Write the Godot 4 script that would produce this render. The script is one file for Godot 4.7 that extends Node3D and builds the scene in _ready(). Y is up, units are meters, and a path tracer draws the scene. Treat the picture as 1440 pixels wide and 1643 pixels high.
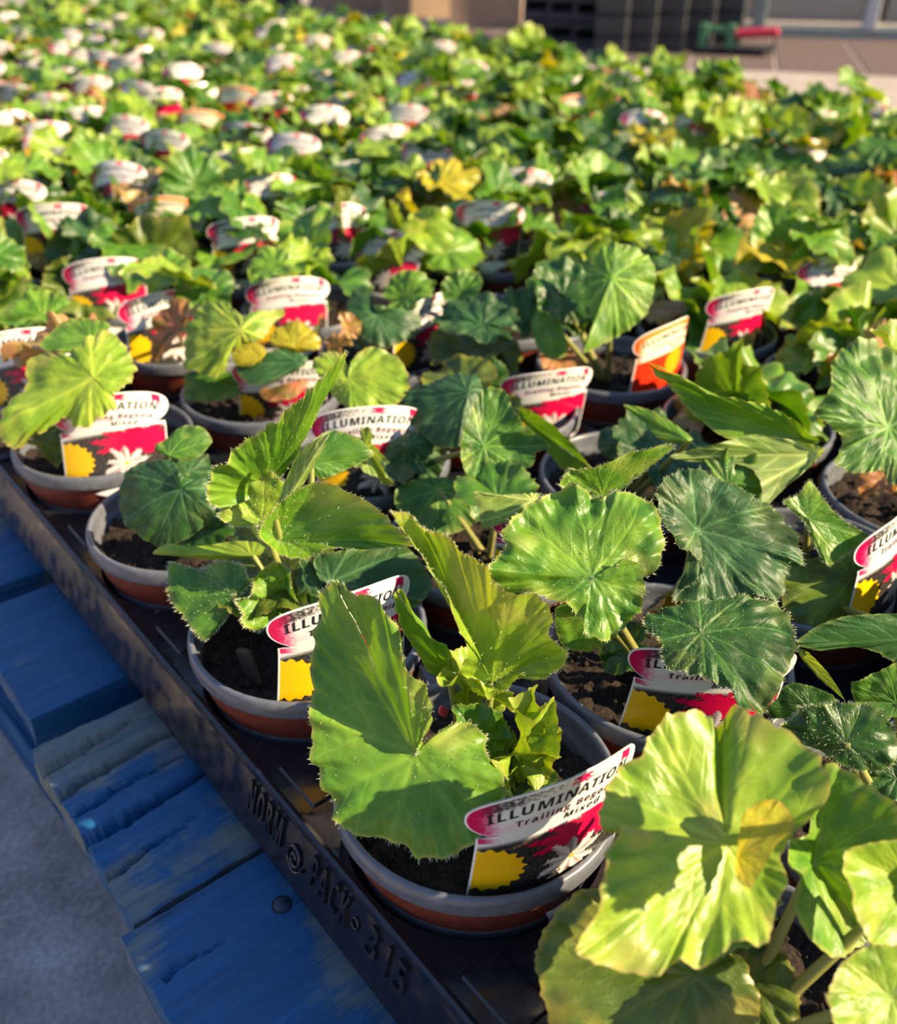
extends Node3D
# A bed of potted trailing begonias in black carry trays on blue pallets, low sun from the right.

const DECK := 0.144            # top of the pallets
const RIM := 0.2145            # height of the pot rims above the ground
const EYE := 0.2593            # camera above the rims
const FPX := 1530.9            # focal length in pixels of the 1440 x 1643 frame
const PITCH := 0.5604
const ROLL := 0.0075
const PHI := 0.8822            # direction of the rows
const SPA := 0.1114            # pot spacing along the tray edge
const SPB := 0.1043            # pot spacing away from the edge
const POT4 := Vector3(0.0106, RIM, -0.2371)

var fw: Vector3
var rt: Vector3
var up: Vector3
var da: Vector3                # along the tray edge, towards the viewer
var db: Vector3                # across the bed, away from the edge
var rng := RandomNumberGenerator.new()
var noise := FastNoiseLite.new()
var names := {}
var M := {}
var leaf_sets := {}
var tag_meshes := {}
var pot_mesh: ArrayMesh
var rim_mesh: ArrayMesh
var soil_meshes := []
var crumb_meshes := []
var drop_mesh: ArrayMesh
var plants := {}

func _ready():
	set_view()
	set_light()
	make_materials()
	build_ground()
	build_pallets()
	build_trays()
	build_plants()
	build_tags()
	build_background()

# ---------------------------------------------------------------- camera and light
func set_view():
	fw = Vector3(0, -sin(PITCH), -cos(PITCH))
	var u0 = Vector3(0, cos(PITCH), -sin(PITCH))
	rt = Vector3.RIGHT * cos(ROLL) + u0 * sin(ROLL)
	up = -Vector3.RIGHT * sin(ROLL) + u0 * cos(ROLL)
	da = Vector3(cos(PHI), 0, sin(PHI))
	db = Vector3(sin(PHI), 0, -cos(PHI))
	var cam = Camera3D.new()
	cam.name = "camera"
	var at = CameraAttributesPhysical.new()
	at.frustum_focal_length = 12.0 * FPX / 821.5
	at.frustum_focus_distance = 0.335
	at.exposure_aperture = 6.8
	at.frustum_near = 0.02
	at.frustum_far = 200.0
	cam.attributes = at
	add_child(cam)
	cam.transform = Transform3D(Basis(rt, up, -fw), Vector3(0, RIM + EYE, 0))
	cam.current = true

func set_light():
	var env = Environment.new()
	env.background_mode = Environment.BG_SKY
	var sky = Sky.new()
	var sm = ProceduralSkyMaterial.new()
	sm.sky_top_color = Color(0.50, 0.62, 0.83)
	sm.sky_horizon_color = Color(0.90, 0.89, 0.88)
	sm.ground_bottom_color = Color(0.30, 0.28, 0.26)
	sm.ground_horizon_color = Color(0.55, 0.55, 0.55)
	sm.sky_energy_multiplier = 1.0
	sky.sky_material = sm
	env.sky = sky
	env.background_energy_multiplier = 1.3
	env.tonemap_mode = Environment.TONE_MAPPER_LINEAR
	env.tonemap_exposure = 1.0
	env.sdfgi_enabled = true
	env.ssao_enabled = true
	env.ssil_enabled = true
	var we = WorldEnvironment.new()
	we.name = "environment"
	we.environment = env
	add_child(we)
	var sun = DirectionalLight3D.new()
	sun.name = "sun"
	sun.light_color = Color(1.0, 0.90, 0.74)
	sun.light_energy = 4.5
	sun.light_angular_distance = 0.55
	sun.shadow_enabled = true
	sun.sky_mode = DirectionalLight3D.SKY_MODE_LIGHT_ONLY
	add_child(sun)
	var to_sun = Vector3(0.86, 0.56, 0.20).normalized()
	sun.look_at_from_position(to_sun * 5.0, Vector3.ZERO, Vector3.UP)

# ---------------------------------------------------------------- placing and naming
func cell(i: float, j: float, h := 0.0) -> Vector3:
	return POT4 + da * SPA * (i - 4.0) + db * SPB * j + Vector3.UP * h

func px(x: float, y: float, h: float) -> Vector3:
	# the point at height h above the rims that stands at this place of the photograph
	var d = fw + rt * ((x - 720.0) / FPX) - up * ((y - 821.5) / FPX)
	return Vector3(0, RIM + EYE, 0) + d * ((h - EYE) / d.y)

func on_screen(p: Vector3) -> Vector2:
	var d = p - Vector3(0, RIM + EYE, 0)
	var z = d.dot(fw)
	if z < 0.02: return Vector2(-9999, -9999)
	return Vector2(720.0 + FPX * d.dot(rt) / z, 821.5 - FPX * d.dot(up) / z)

func numbered(n: String) -> String:
	if not names.has(n):
		names[n] = 0
		return n
	names[n] += 1
	return "%s_%03d" % [n, names[n]]

func thing(called: String, label: String, category: String, at: Vector3, group := "") -> Node3D:
	var o = Node3D.new()
	o.name = numbered(called)
	add_child(o)
	o.position = at
	tag(o, label, category, group)
	return o

func tag(o, label: String, category: String, group := ""):
	o.set_meta("label", label)
	o.set_meta("category", category)
	if group: o.set_meta("group", group)

func part(parent: Node3D, called: String, mesh: Mesh, mat, tr := Transform3D()) -> MeshInstance3D:
	var o = MeshInstance3D.new()
	o.name = called
	o.mesh = mesh
	if mat: o.material_override = mat
	o.transform = tr
	parent.add_child(o, true)
	return o

# ---------------------------------------------------------------- materials
func std(c: Color, rough: float, spec := 0.5) -> StandardMaterial3D:
	var m = StandardMaterial3D.new()
	m.albedo_color = c
	m.roughness = rough
	m.metallic_specular = spec
	m.cull_mode = BaseMaterial3D.CULL_DISABLED
	return m

func lin(r: float, g: float, b: float) -> Color:
	return Color(r, g, b).linear_to_srgb()

func noise_bytes(w: int, h: int, freq: float, seed_: int, oct := 4, type := FastNoiseLite.TYPE_SIMPLEX_SMOOTH) -> PackedByteArray:
	var n = FastNoiseLite.new()
	n.seed = seed_
	n.noise_type = type
	n.frequency = freq
	n.fractal_octaves = oct
	var im = n.get_seamless_image(w, h)
	im.convert(Image.FORMAT_L8)
	return im.get_data()

func rgb_texture(w: int, h: int, data: PackedByteArray) -> ImageTexture:
	var im = Image.create_from_data(w, h, false, Image.FORMAT_RGB8, data)
	im.generate_mipmaps()
	return ImageTexture.create_from_image(im)

func grey_texture(w: int, h: int, data: PackedByteArray) -> ImageTexture:
	var im = Image.create_from_data(w, h, false, Image.FORMAT_L8, data)
	im.generate_mipmaps()
	return ImageTexture.create_from_image(im)

func mixed_texture(w: int, h: int, field: PackedByteArray, stops: Array) -> ImageTexture:
	# stops: [[position, Color] ...], colours in sRGB
	var lut = PackedByteArray()
	lut.resize(768)
	for k in 256:
		var f = k / 255.0
		var c: Color = stops[0][1]
		for q in range(1, stops.size()):
			var a = stops[q - 1][0]
			var b = stops[q][0]
			if f >= a:
				c = stops[q - 1][1].lerp(stops[q][1], clampf((f - a) / maxf(b - a, 0.001), 0, 1))
		lut[k * 3] = int(c.r * 255)
		lut[k * 3 + 1] = int(c.g * 255)
		lut[k * 3 + 2] = int(c.b * 255)
	var d = PackedByteArray()
	d.resize(w * h * 3)
	for k in w * h:
		var v = field[k] * 3
		d[k * 3] = lut[v]
		d[k * 3 + 1] = lut[v + 1]
		d[k * 3 + 2] = lut[v + 2]
	return rgb_texture(w, h, d)

const VEINS := [0.0, 0.62, -0.62, 1.24, -1.24, 1.9, -1.9, 2.6, -2.6]

func stamp(buf: PackedFloat32Array, n: int, a: Vector2, b: Vector2, w0: float, w1: float, s: float):
	var steps = int(a.distance_to(b) * n / 1.5) + 1
	for k in steps + 1:
		var f = float(k) / steps
		var p = a.lerp(b, f) * n
		var w = lerpf(w0, w1, f) * n
		var r = int(w * 2.0) + 1
		var x0 = int(p.x)
		var y0 = int(p.y)
		for yy in range(maxi(y0 - r, 0), mini(y0 + r + 1, n)):
			for xx in range(maxi(x0 - r, 0), mini(x0 + r + 1, n)):
				var d = ((xx - p.x) * (xx - p.x) + (yy - p.y) * (yy - p.y)) / (w * w)
				if d < 4.0:
					var v = s * exp(-d)
					if v > buf[yy * n + xx]: buf[yy * n + xx] = v

func vein_map(n: int, seed_: int) -> PackedFloat32Array:
	var buf = PackedFloat32Array()
	buf.resize(n * n)
	var g = RandomNumberGenerator.new()
	g.seed = seed_
	var o = Vector2(0.5, 0.5)
	for v in VEINS:
		var dir = Vector2(cos(v), sin(v))
		var reach = 0.44 if v == 0.0 else 0.42 - 0.02 * absf(v)
		# the vein bows a little towards the tip
		var pts = []
		for k in 7:
			var f = k / 6.0
			pts.append(o + dir.rotated(-signf(v) * 0.12 * f * f) * reach * f)
		for k in 6:
			stamp(buf, n, pts[k], pts[k + 1], lerpf(0.0075, 0.003, k / 6.0), lerpf(0.0075, 0.003, (k + 1) / 6.0), 1.0)
		for k in range(1, 6):
			for side in [-1, 1]:
				var st = (pts[k] as Vector2).lerp(pts[k + 1], g.randf() * 0.7)
				var bd = dir.rotated(side * g.randf_range(0.5, 0.72))
				var ln = reach * g.randf_range(0.22, 0.34) * (1.1 - 0.12 * k)
				var en = st + bd * ln
				stamp(buf, n, st, en, 0.0042, 0.002, 0.62)
				for s2 in [-1, 1]:
					var m = st.lerp(en, g.randf_range(0.3, 0.7))
					stamp(buf, n, m, m + bd.rotated(s2 * 0.75) * ln * 0.4, 0.0028, 0.0016, 0.36)
	return buf

func make_leaf_maps():
	var n = 512
	var v = vein_map(n, 3)
	var net = noise_bytes(n, n, 0.06, 5, 2, FastNoiseLite.TYPE_CELLULAR)
	var cloud = noise_bytes(n, n, 0.012, 9, 4)
	var fine = noise_bytes(n, n, 0.2, 19, 2)
	var bump = PackedByteArray()
	bump.resize(n * n)
	for kind in ["strong", "soft"]:
		var d = PackedByteArray()
		d.resize(n * n * 3)
		var amount = 0.80 if kind == "strong" else 0.50
		for k in n * n:
			var c = (0.62 if kind == "strong" else 0.77) + 0.10 * (cloud[k] / 255.0 - 0.5) + 0.05 * (fine[k] / 255.0 - 0.5) + 0.05 * (net[k] / 255.0 - 0.5)
			var w = v[k] * amount
			# veins are paler and greyer than the blade
			var r = lerpf(c * 0.92, 1.0, w)
			var gg = lerpf(c, 0.97, w)
			var b = lerpf(c * 0.86, 1.0, w)
			d[k * 3] = clampi(int(r * 255), 0, 255)
			d[k * 3 + 1] = clampi(int(gg * 255), 0, 255)
			d[k * 3 + 2] = clampi(int(b * 255), 0, 255)
		M["map_" + kind] = rgb_texture(n, n, d)
	for k in n * n:
		bump[k] = clampi(int(120 - 95 * v[k] + 34 * (net[k] / 255.0) + 20 * (fine[k] / 255.0) + 40 * (cloud[k] / 255.0 - 0.5)), 0, 255)
	M.leaf_bump = grey_texture(n, n, bump)

func leaf_material(kind: String, rough: float) -> StandardMaterial3D:
	var m = std(Color.WHITE, rough, 0.5)
	m.albedo_texture = M["map_" + kind]
	m.vertex_color_use_as_albedo = true
	m.heightmap_enabled = true
	m.heightmap_texture = M.leaf_bump
	m.heightmap_scale = 0.045
	m.backlight_enabled = true
	m.backlight = Color(0.86, 0.84, 0.34)
	return m

func make_materials():
	make_leaf_maps()
	M.leaf = leaf_material("soft", 0.40)
	M.leaf_veined = leaf_material("strong", 0.50)
	M.stem = std(Color.WHITE, 0.5)
	M.stem.vertex_color_use_as_albedo = true
	M.stem.backlight_enabled = true
	M.stem.backlight = Color(0.4, 0.35, 0.2)
	M.hair = std(lin(0.62, 0.66, 0.42), 0.5)
	M.petal = std(lin(0.55, 0.04, 0.12), 0.5)
	M.drop = std(Color(1, 1, 1, 0.0), 0.02, 0.38)
	M.drop.transparency = BaseMaterial3D.TRANSPARENCY_ALPHA
	# pots: clay-coloured outside, grey inside
	var speck = noise_bytes(256, 256, 0.05, 21, 4)
	M.clay = std(Color.WHITE, 0.42)
	M.clay.albedo_texture = mixed_texture(256, 256, speck, [[0.0, lin(0.115, 0.024, 0.013)], [0.5, lin(0.15, 0.032, 0.017)], [1.0, lin(0.19, 0.044, 0.023)]])
	M.clay.uv1_triplanar = true
	M.clay.uv1_scale = Vector3.ONE * 9
	M.grey = std(Color.WHITE, 0.34)
	M.grey.albedo_texture = mixed_texture(256, 256, speck, [[0.0, lin(0.075, 0.083, 0.098)], [0.5, lin(0.105, 0.115, 0.134)], [1.0, lin(0.145, 0.155, 0.175)]])
	M.grey.uv1_triplanar = true
	M.grey.uv1_scale = Vector3.ONE * 11
	var earth = noise_bytes(256, 256, 0.08, 33, 5)
	M.soil = std(Color.WHITE, 0.95, 0.3)
	M.soil.albedo_texture = mixed_texture(256, 256, earth, [[0.0, lin(0.008, 0.006, 0.005)], [0.45, lin(0.022, 0.016, 0.012)], [0.7, lin(0.036, 0.025, 0.018)], [1.0, lin(0.07, 0.048, 0.032)]])
	M.soil.uv1_triplanar = true
	M.soil.uv1_scale = Vector3.ONE * 22
	M.bark = std(lin(0.06, 0.03, 0.018), 0.8)
	# tray: black polystyrene with dust
	var dust = noise_bytes(512, 512, 0.03, 41, 5)
	M.tray = std(Color.WHITE, 0.30, 0.5)
	M.tray.albedo_texture = mixed_texture(512, 512, dust, [[0.0, lin(0.007, 0.009, 0.013)], [0.7, lin(0.009, 0.011, 0.016)], [0.86, lin(0.016, 0.017, 0.020)], [0.95, lin(0.03, 0.030, 0.031)], [1.0, lin(0.07, 0.07, 0.07)]])
	M.tray.uv1_triplanar = true
	M.tray.uv1_scale = Vector3.ONE * 7
	M.tray.roughness_texture = grey_texture(512, 512, noise_bytes(512, 512, 0.02, 43, 4))
	M.tray.roughness = 0.34
	# blue painted wood, grain along u
	M.blue = wood_material(51, 0.0)
	M.blue_bare = wood_material(52, 0.16)
	M.chip = std(Color.WHITE, 0.75)
	M.chip.albedo_texture = mixed_texture(512, 512, noise_bytes(512, 512, 0.045, 55, 4, FastNoiseLite.TYPE_CELLULAR), [[0.0, lin(0.004, 0.025, 0.09)], [0.4, lin(0.006, 0.075, 0.24)], [0.75, lin(0.012, 0.12, 0.33)], [1.0, lin(0.09, 0.17, 0.30)]])
	M.chip.heightmap_enabled = false
	M.chip.heightmap_texture = grey_texture(512, 512, noise_bytes(512, 512, 0.045, 55, 4, FastNoiseLite.TYPE_CELLULAR))
	M.chip.heightmap_scale = 0.35
	M.chip.uv1_triplanar = true
	M.chip.uv1_scale = Vector3.ONE * 5
	M.knot = std(lin(0.018, 0.035, 0.06), 0.7)
	M.crack = std(lin(0.006, 0.012, 0.02), 0.9)
	# concrete
	var grit = noise_bytes(1024, 1024, 0.012, 61, 6)
	var sand = noise_bytes(1024, 1024, 0.12, 62, 3)
	var both = PackedByteArray()
	both.resize(1024 * 1024)
	for k in 1024 * 1024:
		both[k] = clampi(int(0.55 * grit[k] + 0.45 * sand[k]), 0, 255)
	M.concrete = std(Color.WHITE, 0.9, 0.35)
	M.concrete.albedo_texture = mixed_texture(1024, 1024, both, [[0.0, lin(0.13, 0.112, 0.095)], [0.35, lin(0.27, 0.232, 0.200)], [0.6, lin(0.38, 0.330, 0.288)], [1.0, lin(0.58, 0.53, 0.48)]])
	M.concrete.uv1_triplanar = true
	M.concrete.uv1_world_triplanar = true
	M.concrete.uv1_scale = Vector3.ONE * 1.6
	M.concrete.heightmap_enabled = false
	M.concrete.heightmap_texture = grey_texture(1024, 1024, both)
	M.concrete.heightmap_scale = 0.3
	M.card = std(Color.WHITE, 0.8)
	M.card.albedo_texture = mixed_texture(256, 256, noise_bytes(256, 256, 0.02, 71, 4), [[0.0, lin(0.30, 0.20, 0.125)], [1.0, lin(0.40, 0.28, 0.18)]])
	M.card.uv1_triplanar = true
	M.tape = std(lin(0.45, 0.33, 0.2), 0.35)
	M.black = std(lin(0.018, 0.019, 0.022), 0.45)
	M.black_grey = std(lin(0.035, 0.037, 0.042), 0.5)
	M.red = std(lin(0.45, 0.02, 0.05), 0.4)
	M.green = std(lin(0.05, 0.17, 0.07), 0.5)
	M.steel = std(lin(0.38, 0.40, 0.42), 0.4)
	M.post = std(lin(0.16, 0.20, 0.20), 0.5)
	M.white_frame = std(lin(0.62, 0.60, 0.55), 0.4)
	M.brick_paving = std(Color.WHITE, 0.85)
	M.brick_paving.albedo_texture = mixed_texture(256, 256, noise_bytes(256, 256, 0.04, 75, 4), [[0.0, lin(0.07, 0.048, 0.043)], [1.0, lin(0.13, 0.092, 0.085)]])
	M.brick_paving.uv1_triplanar = true
	M.brick_paving.uv1_scale = Vector3.ONE * 4
	M.pane = std(Color(0.75, 0.85, 0.85, 0.10), 0.05)
	M.pane.transparency = BaseMaterial3D.TRANSPARENCY_ALPHA
	M.dark_inside = std(lin(0.05, 0.042, 0.04), 0.8)

func wood_material(seed_: int, bare: float) -> StandardMaterial3D:
	var w = 512
	var grain = noise_bytes(w, w, 0.02, seed_, 5)
	var chips = noise_bytes(w, w, 0.012, seed_ + 100, 5)
	var d = PackedByteArray()
	d.resize(w * w * 3)
	var bump = PackedByteArray()
	bump.resize(w * w)
	for y in w:
		for x in w:
			var g = grain[((y * 5) % w) * w + (x / 3)] / 255.0
			var f = grain[((y * 17 + 60) % w) * w + (x / 2)] / 255.0
			var c = chips[y * w + x] / 255.0
			var k = y * w + x
			var t = clampf(0.55 * g + 0.45 * f, 0, 1)
			var col = Color(0.004, 0.045, 0.125).lerp(Color(0.009, 0.105, 0.25), t)
			var worn = clampf((c - (0.66 - bare) + 0.22 * (f - 0.5)) * 5.0, 0, 1)
			col = col.lerp(Color(0.10, 0.13, 0.11).lerp(Color(0.19, 0.19, 0.14), g), worn * 0.8)
			var bite = clampf((0.22 + bare * 0.3 - t) * 9.0, 0, 1)
			col = col.lerp(Color(0.008, 0.016, 0.03), bite * 0.8)
			col = col.linear_to_srgb()
			d[k * 3] = int(col.r * 255)
			d[k * 3 + 1] = int(col.g * 255)
			d[k * 3 + 2] = int(col.b * 255)
			bump[k] = clampi(int(255 * (0.7 * t + 0.25 * (1.0 - worn))), 0, 255)
	var m = std(Color.WHITE, 0.55, 0.45)
	m.albedo_texture = rgb_texture(w, w, d)
	m.heightmap_enabled = true
	m.heightmap_texture = grey_texture(w, w, bump)
	m.heightmap_scale = 0.12
	return m

# ---------------------------------------------------------------- mesh helpers
func commit(v: PackedVector3Array, nrm, uv, col, idx: PackedInt32Array) -> ArrayMesh:
	var a = []
	a.resize(Mesh.ARRAY_MAX)
	a[Mesh.ARRAY_VERTEX] = v
	if nrm == null:
		nrm = PackedVector3Array()
		nrm.resize(v.size())
		for k in range(0, idx.size(), 3):
			var p = v[idx[k]]
			var n = (v[idx[k + 2]] - p).cross(v[idx[k + 1]] - p)
			nrm[idx[k]] += n
			nrm[idx[k + 1]] += n
			nrm[idx[k + 2]] += n
		for k in nrm.size():
			nrm[k] = nrm[k].normalized() if nrm[k].length_squared() > 1e-24 else Vector3.UP
	a[Mesh.ARRAY_NORMAL] = nrm
	if uv != null: a[Mesh.ARRAY_TEX_UV] = uv
	if col != null: a[Mesh.ARRAY_COLOR] = col
	a[Mesh.ARRAY_INDEX] = idx
	var m = ArrayMesh.new()
	m.add_surface_from_arrays(Mesh.PRIMITIVE_TRIANGLES, a)
	return m

func lathe(profile: Array, n: int) -> ArrayMesh:
	# profile of (radius, height) points; walked so that the outside is on its left going up
	var v = PackedVector3Array()
	var idx = PackedInt32Array()
	var m = profile.size()
	for k in n + 1:
		var a = TAU * k / n
		for q in profile:
			v.append(Vector3(cos(a) * q.x, q.y, sin(a) * q.x))
	for k in n:
		for q in m - 1:
			var a = k * m + q
			var b = a + m
			idx.append_array([a, a + 1, b, b, a + 1, b + 1])
	var mesh = commit(v, null, null, null, idx)
	# weld the seam's normals
	var arr = mesh.surface_get_arrays(0)
	var nn: PackedVector3Array = arr[Mesh.ARRAY_NORMAL]
	for q in m:
		var s = (nn[q] + nn[n * m + q]).normalized()
		nn[q] = s
		nn[n * m + q] = s
	return commit(v, nn, null, null, idx)

func tube(pts: Array, r0: float, r1: float, sides: int, c0: Color, c1: Color) -> ArrayMesh:
	var v = PackedVector3Array()
	var c = PackedColorArray()
	var idx = PackedInt32Array()
	var n = pts.size()
	for k in n:
		var t = (pts[mini(k + 1, n - 1)] - pts[maxi(k - 1, 0)]).normalized()
		var s = t.cross(Vector3(0.31, 0.2, 0.93)).normalized()
		var w = s.cross(t)
		var f = float(k) / (n - 1)
		for q in sides:
			var a = TAU * q / sides
			v.append(pts[k] + (s * cos(a) + w * sin(a)) * lerpf(r0, r1, f))
			c.append(c0.lerp(c1, f))
	for k in n - 1:
		for q in sides:
			var a = k * sides + q
			var b = k * sides + (q + 1) % sides
			idx.append_array([a, b, a + sides, b, b + sides, a + sides])
	return commit(v, null, null, c, idx)

class Soup:
	var v := PackedVector3Array()
	var n := PackedVector3Array()
	var uv := PackedVector2Array()
	var idx := PackedInt32Array()
	func tri(a: Vector3, b: Vector3, c: Vector3, ua := Vector2.ZERO, ub := Vector2.ZERO, uc := Vector2.ZERO):
		var nn = (c - a).cross(b - a).normalized()
		for p in [a, b, c]:
			idx.append(v.size())
			v.append(p)
			n.append(nn)
		uv.append_array([ua, ub, uc])
	func quad(a: Vector3, b: Vector3, c: Vector3, d: Vector3, out: Vector3, us := 1.0):
		# a b c d go round; turned so that it faces out; uv in metres along a-b and a-d
		var l = a.distance_to(b) * us
		var h = a.distance_to(d) * us
		var u = [Vector2.ZERO, Vector2(l, 0), Vector2(l, h), Vector2(0, h)]
		if (c - a).cross(b - a).dot(out) >= 0:
			tri(a, b, c, u[0], u[1], u[2])
			tri(a, c, d, u[0], u[2], u[3])
		else:
			tri(a, c, b, u[0], u[2], u[1])
			tri(a, d, c, u[0], u[3], u[2])

func soup_mesh(s: Soup) -> ArrayMesh:
	return commit(s.v, s.n, s.uv, null, s.idx)

func add_box(s: Soup, at: Vector3, size: Vector3, bevel := 0.001, bx := Vector3.RIGHT, by := Vector3.UP, bz := Vector3.BACK):
	var ax = [bx, by, bz]
	var h = [size.x / 2, size.y / 2, size.z / 2]
	var corner = func(sg: Array, face: int) -> Vector3:
		var p = at
		for q in 3:
			p += ax[q] * sg[q] * (h[q] if q == face else h[q] - bevel)
		return p
	for f in 3:
		var u = (f + 1) % 3
		var w = (f + 2) % 3
		if h[w] > h[u]:
			var t = u
			u = w
			w = t
		for sg in [-1, 1]:
			var q = []
			for e in [[-1, -1], [1, -1], [1, 1], [-1, 1]]:
				var g = [0, 0, 0]
				g[f] = sg
				g[u] = e[0]
				g[w] = e[1]
				q.append(corner.call(g, f))
			s.quad(q[0], q[1], q[2], q[3], ax[f] * sg)
	if bevel <= 0: return
	for f in 3:
		var u = (f + 1) % 3
		var w = (f + 2) % 3
		for su in [-1, 1]:
			for sw in [-1, 1]:
				var lo = [0, 0, 0]
				lo[f] = -1
				lo[u] = su
				lo[w] = sw
				var hi = lo.duplicate()
				hi[f] = 1
				s.quad(corner.call(lo, u), corner.call(hi, u), corner.call(hi, w), corner.call(lo, w), ax[u] * su + ax[w] * sw)
	for sx in [-1, 1]:
		for sy in [-1, 1]:
			for sz in [-1, 1]:
				var g = [sx, sy, sz]
				var a = corner.call(g, 0)
				var b = corner.call(g, 1)
				var c = corner.call(g, 2)
				if (c - a).cross(b - a).dot(ax[0] * sx + ax[1] * sy + ax[2] * sz) < 0:
					s.tri(a, c, b)
				else:
					s.tri(a, b, c)

func box_mesh(size: Vector3, bevel := 0.002) -> ArrayMesh:
	var s = Soup.new()
	add_box(s, Vector3.ZERO, size, bevel)
	return soup_mesh(s)

func board_mesh(size: Vector3, seed_: int, rough: float, grooves := []) -> ArrayMesh:
	# a weathered board: long axis x, faces cut in a grid and worn by noise
	var s = Soup.new()
	var g = FastNoiseLite.new()
	g.seed = seed_
	g.frequency = 1.0
	var nx = 130 if grooves else 48
	var nz = 84 if grooves else 26
	var off = Vector2(seed_ * 0.37, seed_ * 0.61)
	var shape = func(p: Vector3) -> Vector3:
		var e = Vector3(p.x / size.x * 2, p.y / size.y * 2, p.z / size.z * 2)
		var q = p
		# rounded edges
		var k = pow(maxf(absf(e.x), absf(e.z)), 24)
		q.y -= signf(e.y) * k * size.y * 0.10
		var w = g.get_noise_3d(p.x * 14, p.y * 60 + seed_, p.z * 95)
		var w2 = g.get_noise_3d(p.x * 60, p.y * 60, p.z * 60 + seed_)
		q.y += rough * w
		q.z += rough * 0.8 * w2 * pow(absf(e.z), 6)
		q.x += rough * 1.6 * g.get_noise_3d(p.y * 60, p.z * 55, seed_) * pow(absf(e.x), 40)
		# splits in the grain: [across, from, to, width, depth] with the open end at -x
		if e.y > 0.9:
			for c in grooves:
				var f = (p.x + size.x / 2 - c[1]) / (c[2] - c[1])
				if f < 0 or f > 1: continue
				var zc = c[0] + 0.004 * g.get_noise_2d(p.x * 18, c[0] * 900) + 0.0012 * g.get_noise_2d(p.x * 120, c[0] * 500)
				var d = (p.z - zc) / (c[3] * (1.0 - 0.8 * f))
				q.y -= c[4] * (1.0 - f * f) * exp(-d * d)
		return q
	var hx = size.x / 2
	var hy = size.y / 2
	var hz = size.z / 2
	var grid = func(o: Vector3, du: Vector3, dv: Vector3, nu: int, nv: int, out: Vector3):
		var base = s.v.size()
		var pts = []
		for b in nv + 1:
			for a in nu + 1:
				pts.append(shape.call(o + du * (pow(float(a) / nu, 2.4) if grooves and nu > 100 else float(a) / nu) + dv * (float(b) / nv)))
		var uvs = func(a: int, b: int) -> Vector2:
			return off + Vector2((pow(float(a) / nu, 2.4) if grooves and nu > 100 else float(a) / nu) * du.length(), b * dv.length() / nv) * 2.2
		for b in nv:
			for a in nu:
				var k = b * (nu + 1) + a
				var q = [pts[k], pts[k + 1], pts[k + nu + 2], pts[k + nu + 1]]
				var u = [uvs.call(a, b), uvs.call(a + 1, b), uvs.call(a + 1, b + 1), uvs.call(a, b + 1)]
				if (q[2] - q[0]).cross(q[1] - q[0]).dot(out) >= 0:
					s.tri(q[0], q[1], q[2], u[0], u[1], u[2])
					s.tri(q[0], q[2], q[3], u[0], u[2], u[3])
				else:
					s.tri(q[0], q[2], q[1], u[0], u[2], u[1])
					s.tri(q[0], q[3], q[2], u[0], u[3], u[2])
	var X = Vector3(size.x, 0, 0)
	var Y = Vector3(0, size.y, 0)
	var Z = Vector3(0, 0, size.z)
	grid.call(Vector3(-hx, hy, -hz), X, Z, nx, nz, Vector3.UP)
	grid.call(Vector3(-hx, -hy, -hz), X, Z, 4, 4, Vector3.DOWN)
	grid.call(Vector3(-hx, -hy, -hz), X, Y, nx, 3, Vector3.FORWARD)
	grid.call(Vector3(-hx, -hy, hz), X, Y, nx, 3, Vector3.BACK)
	grid.call(Vector3(-hx, -hy, -hz), Z, Y, nz, 3, Vector3.LEFT)
	grid.call(Vector3(hx, -hy, -hz), Z, Y, nz, 3, Vector3.RIGHT)
	return soup_mesh(s)

# ---------------------------------------------------------------- leaves
const POINTED := [1.0, 0.86, 0.77, 0.72, 0.69, 0.68, 0.67, 0.66, 0.65, 0.63, 0.58, 0.44, 0.16]
const ROUNDED := [1.0, 0.99, 0.985, 0.98, 0.97, 0.965, 0.96, 0.95, 0.93, 0.90, 0.82, 0.62, 0.20]
const LANCE := [1.0, 0.72, 0.52, 0.42, 0.36, 0.32, 0.30, 0.29, 0.29, 0.28, 0.26, 0.20, 0.10]

func profile_at(th: float, shape: float, lance: float) -> float:
	var f = absf(th) / PI * 12.0
	var k = mini(int(f), 11)
	var u = f - k
	var v = lerpf(lerpf(POINTED[k], POINTED[k + 1], u), lerpf(ROUNDED[k], ROUNDED[k + 1], u), shape)
	return lerpf(v, lerpf(LANCE[k], LANCE[k + 1], u), lance)

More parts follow.
